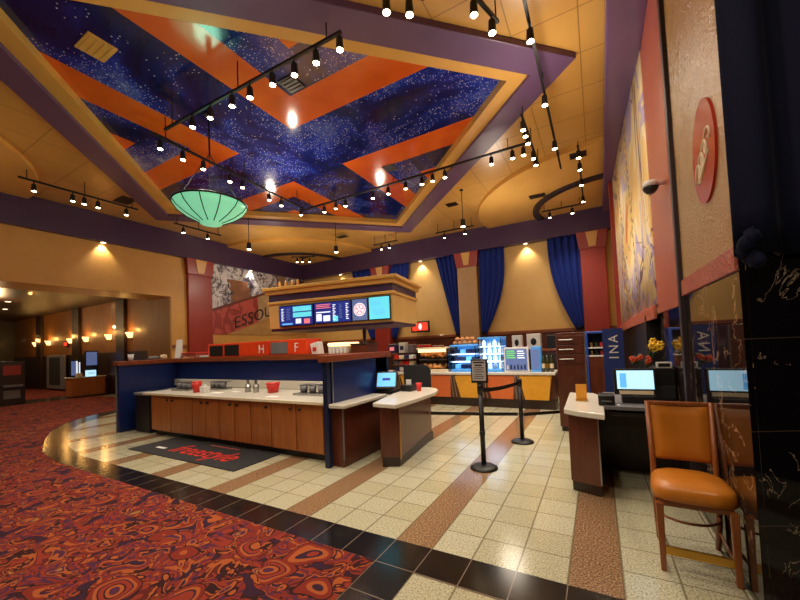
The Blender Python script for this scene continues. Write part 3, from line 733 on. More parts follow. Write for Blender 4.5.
for k in range(4):
    for q in range(4): B().lathe([(.045,0),(.045,.1),(.02,.13),(.02,.15),(0,.15)], (-2.43+.13*q, 8.55, ZT+.065+.18*k), 10).build('drink_bottle', M['caselight'] if (q+k) % 2 else M['paper'], t, smooth=True)
for k in range(9):
    o = thing('bread_roll', ('tan bread roll heaped on top of the lower blue candy case'), 'bread', (-3.14+.125*(k % 5)+.06*(k//5), 8.5, ZT+.66+.095*(k//5)), 'bread rolls on the candy case')
    l = o.location
    B().blob((l.x, l.y, l.z+.05), (.065, .06, .05), 2).build('crust', M['tan'], o, smooth=True)
t = thing('menu_sign', 'white framed price board with green and white print on the back counter', 'sign', (-1.63, 8.3, ZT))
f = box('frame', M['paper'], t, -1.90, -1.36, 8.26, 8.32, ZT, ZT+0.56, 0.01)
s_ = box('panel', M['scr_slate'], t, -1.865, -1.395, 8.252, 8.262, ZT+.04, ZT+.52)
for k in range(4):
    box('print_line', M['scr_green'], s_, -1.84, -1.66+.02*(k % 2), 8.248, 8.253, ZT+.46-.05*k, ZT+.49-.05*k)
    box('print_line', M['scr_white'], s_, -1.6, -1.46+.02*(k % 2), 8.248, 8.253, ZT+.46-.05*k, ZT+.48-.05*k)
for k in range(6): B().cyl((-1.82+.075*k, 8.247, ZT+.07), (-1.82+.075*k, 8.247, ZT+.15+.02*(k % 2)), .022, .016, 10).build('cup_picture', M['navybox'] if k else M['paper'], s_)
t = thing('straw_tower', 'tall pale blue box dispenser right of the price board', 'dispenser', (-1.22, 8.4, ZT))
box('body', M['caseblue'], t, -1.32, -1.12, 8.3, 8.55, ZT, ZT+0.56, 0.01); box('front', M['scr_slate'], t, -1.30, -1.14, 8.292, 8.302, ZT+.06, ZT+.5)
for k in range(3):
    x = -1.07+.085*k
    t = thing('syrup_bottle', ['leftmost', 'middle', 'rightmost'][k] + ' of the three dark syrup bottles at the end of the back counter', 'bottle', (x, 8.35, ZT), 'syrup bottles on the back counter')
    B().lathe([(.038,0),(.038,.24),(.015,.31),(.015,.36),(0,.36)], (x, 8.35, ZT), 14).build('glass_body', M['olive'], t, smooth=True)
    B().cyl((x, 8.35, ZT+.36), (x, 8.35, ZT+.43), .016, .006, 10).build('pump', M['black'], t)
    B().lathe([(.0392,.08),(.0392,.18)], (x, 8.35, ZT), 14, False).build('paper_label', M['brass'] if k == 1 else M['cream'], t)
# shelf of snack boxes at the counter's left end
t = thing('snack_rack', 'dark snack rack behind the black screen panel on the back counter', 'rack', (-4.65, 8.5, ZT))
box('frame', M['lobbydark'], t, -4.95, -4.3, 8.7, 8.75, ZT, ZT+.5)
for k in range(3): box('shelf', M['brown'], t, -4.95, -4.3, 8.4, 8.75, ZT+.16*k, ZT+.02+.16*k)
cols = [M['navybox'], M['paper'], M['grey'], M['coral'], M['redplastic'], M['cream']]
for k in range(3):
    for q in range(4): box('snack_pack', cols[(k*2+q) % 6], t, -4.92+.155*q, -4.79+.155*q, 8.45, 8.6, ZT+.02+.16*k, ZT+.12+.16*k)
# back bar against the wall
t = thing('back_bar', 'dark back bar cabinet along the wall behind the concession counter', 'cabinet', (-3.5, 10.6, 0))
box('body', M['brown'], t, -7.0, -0.5, 10.3, 10.9, 0, 1.22); box('top', M['cap'], t, -7.05, -0.45, 10.25, 10.95, 1.22, 1.28, 0.01)
for k in range(8): box('door', M['lobbydark'], t, -6.95+.8*k, -6.2+.8*k, 10.28, 10.3, .15, 1.15, .006)
ZR = 1.28
spec = [(-6.1, .28, .3, 'navybox', 'dark navy poster box at the left end of the back bar'), (-5.72, .22, .34, 'paper', 'white carton right of the navy poster box on the back bar'),
        (-5.38, .2, .26, 'grey', 'grey carton in the left half of the back bar'), (-4.95, .4, .24, 'redplastic', 'wide red carton on the back bar behind the popcorn warmer'),
        (-4.45, .3, .2, 'coral', 'low coral carton right of the red one on the back bar'), (-2.0, .26, .40, 'paper', 'white box with a black mark above the price board'),
        (-1.55, .36, .42, 'paper', 'larger white box on the back bar near its right end'), (-2.5, .3, .26, 'coral', 'reddish carton left of the white boxes on the back bar'), (-1.1, .22, .36, 'black', 'black coffee urn box at the right end of the back bar')]
for i, (x, w, h, m_, l) in enumerate(spec):
    t = thing('carton', l, 'box', (x, 10.45, ZR))
    box('box', M[m_], t, x-w/2, x+w/2, 10.35, 10.6, ZR, ZR+h, .008)
    box('flap', M['cream'] if m_ != 'black' else M['grey'], t, x-w/2+.01, x+w/2-.01, 10.36, 10.59, ZR+h, ZR+h+.012)
    if i in (5, 6): B().blob((x, 10.345, ZR+h*.5), (w*.22, .006, h*.24), 2).build('print', M['black'], t, smooth=True)
    elif i in (0, 1, 3): box('print', M['scr_pink'] if i == 0 else M['navybox'], t, x-w*.3, x+w*.3, 10.342, 10.351, ZR+h*.3, ZR+h*.7)
t = thing('wall_screen', 'small red lit screen in a black frame on the gold back wall', 'screen', (-5.6, 11.9, 2.15))
box('frame', M['black'], t, -6.12, -5.36, 11.86, 11.92, 1.99, 2.40, .01); p_ = box('panel', M['scr_red'], t, -6.06, -5.42, 11.852, 11.862, 2.05, 2.35)
B().blob((-5.73, 11.85, 2.2), (.07, .01, .12), 2).build('figure', M['scr_white'], p_, smooth=True)
box('bracket', M['black'], t, -5.8, -5.68, 11.92, 12.3, 2.12, 2.25)

# ------------------------------------------------------------------ menu canopy
TH = math.radians(9); CR = Vector((-3.28, 5.6, 0))
def cb(x0, x1, y0, y1, z0, z1): return B().box(x0, x1, y0, y1, z0, z1).rot(TH, 'Z').move(CR)
def cbox(name, mat, par, x0, x1, y0, y1, z0, z1, bevel=0): return cb(x0, x1, y0, y1, z0, z1).build(name, mat, par, bevel=bevel)
def cpt(x, y, z): return Matrix.Rotation(TH, 3, 'Z') @ Vector((x, y, z)) + CR
t = thing('menu_canopy', 'hanging gold and purple canopy that carries the menu screens', 'canopy', cpt(-1.35, .7, 1.96))
XA, XB, YC = -2.76, .04, 1.42
cbox('fascia', M['wall'], t, XA, XB, 0, YC, 1.99, 2.50, .008); cbox('soffit', M['purple'], t, XA+.03, XB-.02, .02, YC-.02, 1.94, 1.99)
cbox('moulding', M['step'], t, XA-.03, XB+.03, -.03, YC+.03, 2.50, 2.56, .012); cbox('dark_band', M['purple'], t, XA, XB, 0, YC, 2.56, 2.70)
cbox('cornice', M['step'], t, XA-.06, XB+.06, -.06, YC+.06, 2.70, 2.78, .012); cbox('cornice', M['cove'], t, XA-.10, XB+.12, -.11, YC+.1, 2.78, 2.85, .015)
pp = cpt(-1.0, .9, 0)
B().cyl((pp.x, pp.y, 1.2), (pp.x, pp.y, 1.95), .04, n=14).build('support_pole', M['steel'], t, smooth=True)
B().cyl((pp.x, pp.y, 0), (pp.x, pp.y, 1.2), .06, n=14).build('support_pole', M['blackmetal'], t, smooth=True)
for k in range(4):
    q = cpt(-2.55+.15*k, .1, 2.85)
    o = thing('gold_ornament', ['first', 'second', 'third', 'fourth'][k] + ' from the left of the small gold ornaments on the canopy top', 'ornament', q, 'gold ornaments on the canopy')
    B().lathe([(.035,0),(.04,.02),(.016,.05),(.03,.09),(.018,.13),(0,.16)], q, 10).build('finial', M['keystone'], o, smooth=True)
def screen(x0, x1, z0, z1, base, lab, blocks):
    t = thing('menu_screen', lab, 'screen', cpt((x0+x1)/2, -.035, z0))
    cbox('bezel', M['black'], t, x0, x1, -.05, -.002, z0, z1, .005)
    d_ = cbox('display', base, t, x0+.015, x1-.015, -.056, -.048, z0+.02, z1-.02)
    W, Hh = x1-x0-.03, z1-z0-.04
    for a, c, e, f, m_ in blocks:
        cbox('graphic', m_, d_, x0+.015+W*a, x0+.015+W*c, -.060, -.055, z0+.02+Hh*e, z0+.02+Hh*f)
    return t, d_
w_, c_, n_, p_ = M['scr_white'], M['scr_cyan'], M['scr_navy'], M['scr_pink']
rows = lambda a, c, z0, z1, n, m_: [(a, c-(.03 if k % 2 else 0), z0+(z1-z0)*k/n, z0+(z1-z0)*(k+.5)/n, m_) for k in range(n)]
screen(-2.47, -1.645, 2.02, 2.455, n_, 'leftmost menu screen, navy with bright cyan blocks',
       rows(.06, .14, .25, .92, 9, w_) + rows(.22, .34, .3, .92, 7, M['scr_slate']) + [(.42, .97, .70, .95, c_), (.42, .97, .40, .64, c_), (.5, .66, .08, .32, w_), (.75, .92, .06, .3, p_), (.08, .4, .04, .12, M['scr_blue'])])
screen(-1.625, -.80, 2.025, 2.46, n_, 'second menu screen, navy with white and pink price lists',
       rows(.05, .46, .72, .97, 3, p_) + [(.05, .2, .1, .45, w_), (.25, .44, .08, .36, w_), (.05, .45, .5, .56, w_)] + rows(.52, .60, .12, .92, 9, w_) + rows(.7, .78, .2, .92, 8, M['scr_slate']) + rows(.88, .95, .12, .92, 9, w_) + [(.52, .66, .04, .3, c_)])
t4, d4 = screen(-.785, -.45, 2.03, 2.465, M['scr_slate'], 'third, narrow menu screen with a round white emblem', [])
def cdisc(x, z, r, y0, y1, n=28):
    return B().cyl((x, y0, z), (x, y1, z), r, n=n).rot(TH, 'Z').move(CR)
cdisc(-.617, 2.25, .125, -.062, -.055).build('emblem', w_, d4)
B().lathe([(.092,-.002),(.108,-.002),(.108,.002),(.092,.002),(.092,-.002)], (0, 0, 0), 28, False).rot(PI/2, 'X').move((-.617, -.063, 2.25)).rot(TH, 'Z').move(CR).build('emblem_ring', p_, d4)
for k in range(5):
    a = 2*PI*k/5
    B().cyl((-.617+.02*math.sin(a), -.0635, 2.25+.02*math.cos(a)), (-.617+.078*math.sin(a), -.0635, 2.25+.078*math.cos(a)), .009, .017, 8).rot(TH, 'Z').move(CR).build('emblem_petal', p_, d4)
screen(-.435, .0, 2.03, 2.475, c_, 'rightmost menu screen, bright cyan with thin lines of print',
       rows(.14, .62, .62, .86, 4, M['scr_blue']) + rows(.14, .8, .18, .5, 4, M['scr_blue']))

# ------------------------------------------------------------------ drapes on the back wall
def drape(xa, xb, xc, xd, z0, z1, lab, bulge, side):
    """top edge xa..xb at z1, gathered to xc..xd at z0"""
    t = thing('drape', lab, 'curtain', ((xa+xb)/2, YB+0.1, z0), 'drapes on the back wall')
    def fn(s, v):
        k = v**1.0
        l = xc+(xa-xc)*(k if side < 0 and False else k) ; r = xd+(xb-xd)*k
        bow = math.sin(v*PI)*bulge
        if side < 0: l -= bow
        else: r += bow
        x = l+(r-l)*s
        y = YB+0.1+0.05*math.sin(s*PI*9)*(0.5+0.5*v)
        return (x, y, z0+(z1-z0)*v)
    B().grid(fn, 54, 16).build('pleated_cloth', M['velvet'], t, smooth=True, solid=.01)
    m_ = (xc+xd)/2
    B().lathe([(.06,-.05),(.09,-.02),(.09,.02),(.06,.05)], (m_, YB+0.1, z0+.05), 12).build('tie_band', M['velvetdark'], t, smooth=True)
drape(-5.1, -4.27, -4.42, -4.27, 1.80, 4.72, 'narrow navy drape tied back to the left of the gold pilaster', .0, -1)
drape(-3.47, -2.60, -3.50, -3.33, 1.80, 4.72, 'navy drape tied back to the right of the gold pilaster', .24, 1)
drape(-1.24, -0.33, -0.55, -0.34, 1.80, 4.72, 'navy drape tied back beside the red column', .20, -1)
drape(-8.95, -7.9, -8.1, -7.9, 1.80, 4.72, 'navy drape mostly hidden behind the left of the canopy', .1, -1)
drape(-7.1, -6.2, -7.1, -6.9, 1.80, 4.72, 'navy drape mostly hidden behind the right of the canopy', .1, 1)
# near drape over the marble pier
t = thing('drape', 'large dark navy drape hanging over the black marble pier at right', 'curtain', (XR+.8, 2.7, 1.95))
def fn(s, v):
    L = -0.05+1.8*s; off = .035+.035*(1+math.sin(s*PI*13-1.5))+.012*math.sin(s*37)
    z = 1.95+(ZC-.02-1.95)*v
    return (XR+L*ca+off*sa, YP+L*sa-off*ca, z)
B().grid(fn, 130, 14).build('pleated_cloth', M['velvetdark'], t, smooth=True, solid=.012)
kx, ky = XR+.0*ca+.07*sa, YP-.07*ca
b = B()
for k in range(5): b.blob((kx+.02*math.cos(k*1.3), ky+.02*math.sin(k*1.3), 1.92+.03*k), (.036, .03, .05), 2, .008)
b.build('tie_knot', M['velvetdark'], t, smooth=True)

# ------------------------------------------------------------------ right desk with monitor
t = thing('host_desk', 'white topped dark cherry ticket desk against the marble wall', 'desk', (0.1, 4.4, 0))
B().prism([(-.31,4.02),(-.04,3.93),(-.04,5.0),(-.34,5.1)], .1, .78).build('pedestal', M['brown'], t, bevel=.004)
B().prism([(-.30,4.04),(-.05,3.95),(-.05,5.0),(-.32,5.1)], 0, .1).build('plinth', M['lobbydark'], t)
B().cyl((-.04, 3.93, .12), (-.04, 3.93, .78), .007, n=8).build('edge_trim', M['steel'], t)
B().prism([(-.34,3.97),(-.21,3.86),(.02,3.76),(.02,4.9),(-.08,5.16),(-.36,5.16)], .78, .835).build('top', M['white'], t, bevel=.01)
box('worktop', M['grey'], t, .02, XR-.002, 4.2, 5.25, .80, .84, .006)
box('keyboard_tray', M['black'], t, .08, .6, 4.24, 4.6, .735, .775, .006)
box('modesty_panel', M['lobbydark'], t, -.04, XR-.002, 4.85, 4.9, .0, .8)
t = thing('monitor', 'desk monitor with pale blue screen on the ticket desk', 'monitor', (.3, 4.45, .84))
def mon(x0, x1, z0, z1, y0, y1): return B().box(x0, x1, y0, y1, z0, z1).rot(-.12, 'X', (0, 4.45, .95)).rot(.05, 'Z', (.3, 4.45, 0))
mon(.125, .505, .925, 1.20, 4.43, 4.47).build('bezel', M['black'], t, bevel=.008)
mon(.155, .48, .985, 1.178, 4.426, 4.431).build('screen', M['scr_pale'], t)
mon(.18, .24, 1.0, 1.15, 4.423, 4.427).build('sidebar', M['scr_blue'], t)
mon(.17, .47, .93, .968, 4.424, 4.43).build('ledge_strip', M['cream'], t)
box('stand', M['black'], t, .19, .48, 4.4, 4.6, .84, .92, .01)
t = thing('card_printer', 'small black card printer left of the desk monitor', 'printer', (.03, 4.3, .84))
box('body', M['black'], t, -.03, .12, 4.22, 4.42, .835, .945, .012); box('slot', M['grey'], t, .0, .09, 4.216, 4.222, .88, .89)
t = thing('card_stand', 'upright orange card standing on the white desk end', 'card', (-.22, 4.5, .835))
box('card', pm('orange_card', (224,150,40), .5), t, -.25, -.14, 4.5, 4.512, .84, 1.02); box('foot', M['brass'], t, -.255, -.135, 4.46, 4.55, .835, .845)
for x, y, l in ((.06, 4.24, 'white slip of paper left of the monitor base'), (.5, 4.3, 'white slip of paper right of the monitor base')):
    tag(box('paper_slip', M['paper'], None, x, x+.1, y, y+.06, .84, .846), l, 'paper')
t = thing('safe_box', 'black cabinet box standing on the desk beside the marble wall', 'box', (.55, 4.75, .84))
box('body', M['black'], t, .50, .685, 4.62, 4.98, .84, 1.19, .008); box('front', M['rubber'], t, .51, .675, 4.612, 4.622, .87, 1.0, .004)
t = thing('label_holder', 'white rimmed black label holder on the black box', 'label holder', (.56, 4.6, 1.19))
box('rim', M['paper'], t, .525, .665, 4.622, 4.634, 1.19, 1.255, .004); box('insert', M['black'], t, .545, .645, 4.616, 4.623, 1.205, 1.24)
# flowers
t = thing('flower_arrangement', 'yellow and red flowers in a small vase behind the black box', 'flowers', (.47, 5.1, .84))
VX, VY = .47, 5.10
B().lathe([(.05,0),(.06,.08),(.045,.22),(.055,.3),(.045,.3),(.035,.22),(.04,.02)], (VX, VY, .84), 16).build('vase', M['grey'], t, smooth=True)
tops = []
for k in range(8): tops.append(('y', VX+.1+random.uniform(-.09, .07), VY-.04+random.uniform(-.05, .05), random.uniform(1.36, 1.47)))
for k in range(8): tops.append(('r', VX-.04+random.uniform(-.09, .08), VY-.06+random.uniform(-.05, .05), random.uniform(1.22, 1.31)))
for c, x, y, z in tops:
    B().tube([(VX, VY, 1.08), (VX*.6+x*.4, VY*.6+y*.4, 1.08+(z-1.08)*.55), (x, y+.01, z)], .004, 5).build('stem', M['leaf'], t)
    b = B().blob((x, y, z), (.014, .012, .014), 1)
    for q in range(6):
        a = q*PI/3; rr = .026 if c == 'y' else .018
        b.blob((x+rr*math.cos(a), y-.006, z+rr*math.sin(a)), (rr*.75, .012, rr*.75), 1)
    b.build('bloom', M['yellowflower'] if c == 'y' else M['redflower'], t, smooth=True, label='yellow bloom' if c == 'y' else 'red bloom')
for k in range(10): B().blob((VX+random.uniform(-.1, .12), VY+random.uniform(-.04, .06), random.uniform(1.16, 1.34)), (.04, .01, .018), 1).build('leaf', M['leaf'], t, smooth=True)
# banner and cooler behind the desk
t = thing('standing_banner', 'blue upright banner with large white letters behind the desk', 'banner', (.24, 6.0, 0))
box('cloth', pm('blue_banner', (22,44,110), .5), t, .06, .32, 5.98, 6.0, .05, 1.66); box('foot', M['black'], t, .04, .34, 5.85, 6.15, 0, .05)
for c, z in (('I', 1.24), ('N', 1.36), ('A', 1.51)): text('lettering', c, M['paper'], t, .17, (.2, 5.975, z), (PI/2, -PI/2, 0), 0, .002)
t = thing('drink_cooler', 'open drink cooler with blue sides between the tower and the banner', 'cooler', (.02, 8.2, 0))
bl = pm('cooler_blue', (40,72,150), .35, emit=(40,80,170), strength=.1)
for x in (-.24, .22): box('side', bl, t, x, x+.06, 8.0, 8.6, 0, 1.62, .01)
box('back', M['black'], t, -.18, .22, 8.55, 8.6, 0, 1.62); box('top', bl, t, -.24, .28, 8.0, 8.6, 1.62, 1.66, .01); box('lower_panel', M['brown'], t, -.18, .22, 8.02, 8.1, 0, 1.16)
for z in (1.16, 1.32): box('shelf', M['paper'], t, -.18, .22, 8.02, 8.55, z, z+.02)
k = 0
for z in (1.18, 1.34):
    for x in (-.12, -.03, .06, .15):
        o = thing('drink_can', ['first', 'second', 'third', 'fourth'][k % 4] + ' from the left on the ' + ('lower' if k < 4 else 'upper') + ' shelf of the blue drink cooler', 'can', (x, 8.15, z), 'cans in the drink cooler')
        B().lathe([(.026,0),(.032,.008),(.032,.09),(.026,.1),(0,.1)], (x, 8.15, z), 14).build('can_body', [M['brass'], M['paper'], M['redplastic'], M['olive']][(k*3) % 4], o, smooth=True); k += 1
t = thing('tower_cabinet', 'tall dark cherry cabinet with three steel handles near the belt end', 'cabinet', (-.4, 6.8, 0))
box('body', M['brown'], t, -.62, -.19, 6.5, 7.1, .08, 1.64, .006); box('plinth', M['lobbydark'], t, -.6, -.21, 6.53, 7.1, 0, .08); box('edge_strip', M['steel'], t, -.195, -.18, 6.485, 6.5, .4, 1.64)
for z in (1.20, 1.36, 1.52):
    dr = box('drawer', M['brown'], t, -.6, -.21, 6.485, 6.5, z-.07, z+.07, .004)
    B().cyl((-.57, 6.46, z), (-.36, 6.46, z), .011, n=8).build('handle', M['steel'], dr)

# ------------------------------------------------------------------ chair
t = thing('counter_chair', 'tan leather counter chair with wooden legs beside the marble pier', 'chair', (0, 0, 0))
def fl(s, v):
    # seat outline: rounded, wider at the front
    return None
def seat_pts(sc, z):
    P = []
    for k in range(36):
        a = 2*PI*k/36
        cx_, cy_ = math.cos(a), math.sin(a)
        e = .55
        x = math.copysign(abs(cx_)**e, cx_)*(.215 - .03*cy_); y = math.copysign(abs(cy_)**e, cy_)*.215
        P.append((x*sc, y*sc - .005, z))
    return P
b = B(); rings = [seat_pts(.9, .455), seat_pts(1.0, .465), seat_pts(1.02, .50), seat_pts(1.0, .535), seat_pts(.93, .555), seat_pts(.75, .572), seat_pts(.45, .582), seat_pts(.05, .585)]
vv = [[b.bm.verts.new(p) for p in r] for r in rings]
for r0, r1 in zip(vv, vv[1:]):
    for k in range(36): b.bm.faces.new([r0[k], r0[(k+1) % 36], r1[(k+1) % 36], r1[k]])
b.bm.faces.new(vv[0][::-1]); b.bm.faces.new(vv[-1])
b.build('seat', M['leather'], t, smooth=True)
B().prism([(-.19,-.19),(.19,-.19),(.17,.19),(-.17,.19)], .42, .458).build('seat_frame', M['chairwood'], t, bevel=.006)
def backpt(s, v, d):
    x = (-.165-.012*v)+(.33+.024*v)*s; bow = .025*math.cos((s-.5)*PI)
    puff = .022*min(1, 5*min(s, 1-s, v, 1-v)+.25)
    return (x, .215+.075*v+bow*.6-puff*d, .615+.40*v)
b = B().grid(lambda s, v: backpt(s, v, 1), 20, 14); b.grid(lambda s, v: backpt(s, v, -1), 20, 14)
b.build('backrest', M['leather'], t, smooth=True, solid=.008)
for s in (-1, 1):
    B().tube([(s*.17, .25, 0), (s*.178, .205, .2), (s*.182, .19, .43), (s*.182, .205, .6), (s*.192, .285, 1.035)], [.017, .019, .021, .019, .016], 10).build('leg', M['chairwood'], t, smooth=True)
    B().hexa([(s*.185-.015,-.205,0),(s*.185+.015,-.205,0),(s*.185+.015,-.175,0),(s*.185-.015,-.175,0)], [(s*.185-.021,-.205,.44),(s*.185+.021,-.205,.44),(s*.185+.021,-.163,.44),(s*.185-.021,-.163,.44)]).build('leg', M['chairwood'], t, bevel=.004)
    B().tube([(s*.185, -.19, .13), (s*.182, 0, .12), (s*.178, .215, .14)], .010, 8).build('side_stretcher', M['chairwood'], t)
box('top_rail', M['chairwood'], t, -.19, .19, .275, .30, 1.005, 1.035, .008)
box('footrest', M['brass'], t, -.17, .17, -.2, -.18, .11, .165, .004)
B().tube([(-.178, .18, .25)] + [(-.178*math.cos(PI*k/12), .18-.18*math.sin(PI*k/12), .25) for k in range(1, 12)] + [(.178, .18, .25)], .009, 8).build('ring_stretcher', M['chairwood'], t, smooth=True)
t.location = (.49, 3.08, 0); t.rotation_euler = (0, 0, math.radians(-2))

# ------------------------------------------------------------------ wall signs, camera dome
t = thing('oval_sign', 'red oval sign with pale script on the gold panel at right', 'sign', (XR, 3.06, 2.76))
b = B()
A = [(XR-.015, 3.06+.27*math.cos(2*PI*k/40), 2.76+.34*math.sin(2*PI*k/40)) for k in range(40)]
fa = [b.bm.verts.new(p) for p in A]; fb = [b.bm.verts.new((XR+.0, p[1], p[2])) for p in A]
b.bm.faces.new(fa)
for k in range(40): b.bm.faces.new([fa[k], fa[(k+1) % 40], fb[(k+1) % 40], fb[k]])
b.build('disc', pm('red_sign_enamel', (176,40,30), .22), t)
pts = []
for k in range(60):
    u = k/59
    pts.append((XR-.017, 3.06+.15-.32*u+.045*math.cos(u*24), 2.62+.22*u+.09*math.sin(u*24)*(1-.45*u)))
B().tube(pts, .008, 6).build('script_stroke', M['cream'], t, smooth=True)
B().tube([(XR-.017, 3.23, 2.60), (XR-.017, 3.08, 2.62), (XR-.017, 2.92, 2.72)], [.006, .014, .005], 6).build('script_stroke', M['cream'], t, smooth=True)
t = thing('security_camera', 'white security camera on the coral panel at right', 'camera', (XR-.02, 4.45, 3.05))
B().cyl((XR-.02, 4.42, 3.08), (XR-.12, 4.42, 3.1), .022, n=12).build('bracket', M['paper'], t, smooth=True)
B().lathe([(.0,.05),(.05,.045),(.075,.01),(.078,-.02)], (XR-.14, 4.42, 3.08), 20).build('housing', M['paper'], t, smooth=True)
B().lathe([(.07,-.02),(.062,-.05),(.035,-.08),(0,-.09)], (XR-.14, 4.42, 3.08), 20).build('dome', M['black'], t, smooth=True)

# ------------------------------------------------------------------ pendant bowl
t = thing('pendant_lamp', 'mint green glass bowl lamp with dark ribs under the star ceiling', 'lamp', (-5.55, 3.62, 3.85))
R, cz = .56, 4.0
prof = [(.0, -.30), (.16, -.29), (.165, -.27), (.36, -.17), (.50, -.06), (.56, .03)]
B().lathe(prof, (-5.55, 3.62, cz), 40).build('glass_bowl', M['mint'], t, smooth=True, solid=.008)
for k in range(12):
    a = 2*PI*k/12+.2
    B().tube([(-5.55+r*1.012*math.cos(a), 3.62+r*1.012*math.sin(a), cz+z-.006) for r, z in prof[2:]], .008, 6).build('rib', M['blackmetal'], t)
B().lathe([(.555,.02),(.575,.03),(.575,.05),(.555,.05)], (-5.55, 3.62, cz), 40, False).build('rim', M['blackmetal'], t, smooth=True)
for k in range(3):
    a = 2*PI*k/3+.5
    B().cyl((-5.55+.5*math.cos(a), 3.62+.5*math.sin(a), cz+.03), (-5.55, 3.62, cz+.9), .007, n=6).build('hanger', M['blackmetal'], t)
B().cyl((-5.55, 3.62, cz+.88), (-5.55, 3.62, ZS), .014, n=8).build('stem', M['blackmetal'], t)
B().cyl((-5.55, 3.62, ZS-.03), (-5.55, 3.62, ZS), .07, n=16).build('canopy', M['blackmetal'], t)

# ------------------------------------------------------------------ track lighting
def rail(p, q, lab, zc, z=5.2):
    t = thing('light_track', lab, 'light track', (p[0], p[1], z))
    pv, qv = Vector((p[0], p[1], z)), Vector((q[0], q[1], z)); d = (qv-pv); L = d.length; a = math.atan2(d.y, d.x)
    B().box(0, L, -.018, .018, -.015, .02).rot(a, 'Z').move(pv).build('track', M['blackmetal'], t)
    for f in (.06, .5, .94):
        r = pv.lerp(qv, f); B().cyl(r, (r.x, r.y, zc), .009, n=6).build('hanger', M['blackmetal'], t)
lamps = []
ordn = ['first', 'second', 'third', 'fourth', 'fifth', 'sixth', 'seventh', 'eighth', 'ninth', 'tenth', 'eleventh', 'twelfth']
proto = None
def make_spot():
    t = thing('track_spotlight', '', 'spotlight')
    B().cyl((0, 0, .15), (0, 0, .06), .012, n=8).build('stem', M['blackmetal'], t)
    bd = B().cyl((0, 0, .08), (0, 0, -.06), .038, .046, 16).build('can', M['blackmetal'], t, smooth=False)
    B().cyl((0, 0, -.058), (0, 0, -.064), .038, n=16).build('lens', M['lens'], t)
    return t
def spots(pts, where, z=5.05, group=None, watt=60, tilt=None):
    global proto
    for i, (x, y) in enumerate(pts):
        if proto is None: proto = make_spot(); o = proto
        else: o = copy_tree(proto)
        o.location = (x, y, z); o['label'] = ordn[i] + ' ' + where; o['group'] = group or where[:40]
        lamps.append((x, y, z-.09, watt, tilt))
A_ = [(-2.42,3.20),(-2.78,3.20),(-3.14,3.20),(-3.50,3.17),(-3.94,3.17),(-4.29,3.15),(-4.78,3.14),(-5.20,3.13)]
rail((-2.40,3.21), (-5.95,3.12), 'black track crossing the near orange ceiling chevron', ZS)
spots(A_, 'spotlight from the right on the track crossing the near orange chevron', group='spotlights on the near chevron track')
Bq = [(-6.12,3.18),(-6.39,3.57),(-6.53,3.96),(-6.47,4.54),(-6.51,4.85),(-6.53,5.59),(-6.49,5.97),(-6.5,6.67)]
rail((-6.2,3.05), (-6.50,6.78), 'black track running past the mint lamp towards the back corner', ZS)
Bq = [(-6.2-.3*(y-3.05)/3.95, y) for x, y in Bq]
spots(Bq, 'spotlight along the track behind the mint bowl lamp, counted from the near end', group='spotlights on the mint lamp track')
C_ = [-5.86,-5.49,-5.19,-4.39,-3.97,-3.52,-3.12,-2.87,-2.59,-1.62,-1.22,-1.02]
rail((-6.7,6.86), (-.95,6.86), 'long black track crossing the far orange chevron', ZC-.1)
spots([(x, 6.86) for x in C_], 'spotlight from the left on the long track crossing the far chevron', group='spotlights on the far chevron track')
rail((-.88,5.95), (-.88,7.9), 'short black track under the gold ceiling beside the purple beam', ZC)
spots([(-.88,6.03),(-.88,6.24),(-.88,6.50),(-.88,7.1),(-.88,7.4)], 'spotlight from the near end of the short cluster track beside the purple beam', group='spotlights on the cluster track')
rail((-.49,2.6), (-.49,8.3), 'straight black track passing below the corner of the purple beam', ZC-.09)
spots([(-.49,4.27),(-.49,5.56),(-.49,6.95)], 'bright spotlight from the near end of the track below the purple beam corner', group='spotlights on the beam corner track')
rail((-.13,7.5), (-.13,10.9), 'black track ending over the dark arc in the right ceiling corner', ZC-.1)
spots([(-.13,7.57),(-.13,8.13),(-.13,8.97),(-.13,10.1)], 'spotlight from the near end of the track towards the dark ceiling arc', group='spotlights on the arc track')
rail((-1.2,10.85), (-.17,10.85), 'short black track inside the dark ceiling arc', ZC-.1)
spots([(-1.0,10.85),(-.42,10.85)], 'spotlight from the left on the short track inside the dark ceiling arc', group='spotlights inside the arc')
rail((-4.5,10.8), (-3.2,10.8), 'short black track just before the purple cornice above the gold pilaster', ZC)
spots([(-4.2,10.8),(-3.5,10.8)], 'spotlight from the left on the track above the gold pilaster', group='spotlights above the pilaster')
rail((-1.8,3.0), (-1.4,3.35), 'stub of black track over the near edge of the purple beam', ZC-.09)
spots([(-1.72,3.09),(-1.53,3.24)], 'spotlight from the left on the stub track over the near purple beam', group='spotlights on the stub track')
rail((-1.0,3.4), (-.8,4.05), 'short black track near the top of the purple beam corner', ZC)
spots([(-.95,3.6),(-.84,3.92)], 'spotlight from the left on the short track near the top beam corner', group='spotlights near the beam corner')
rail((-9.85,2.4), (-9.85,4.5), 'black track under the left gold ceiling', ZC)
spots([(-9.85,2.63),(-9.85,3.24),(-9.85,3.44),(-9.85,3.69),(-9.85,4.25)], 'spotlight from the near end of the left ceiling track', group='spotlights on the left track')
rail((-10.1,5.5), (-10.1,6.9), 'short black track near the purple cornice left of the pendant', ZC)
spots([(-10.1,5.75),(-10.1,6.47)], 'spotlight from the near end of the short track by the left cornice', group='spotlights by the left cornice')
rail((-10.4,10.1), (-9.6,10.6), 'small black track in the far ceiling corner', ZC-.1)
spots([(-10.2,10.22),(-10.03,10.33),(-9.8,10.48)], 'spotlight from the left on the small track in the far corner', group='spotlights in the far corner')
rail((-6.9,10.7), (-5.9,10.7), 'black track before the back cornice above the canopy', ZC)
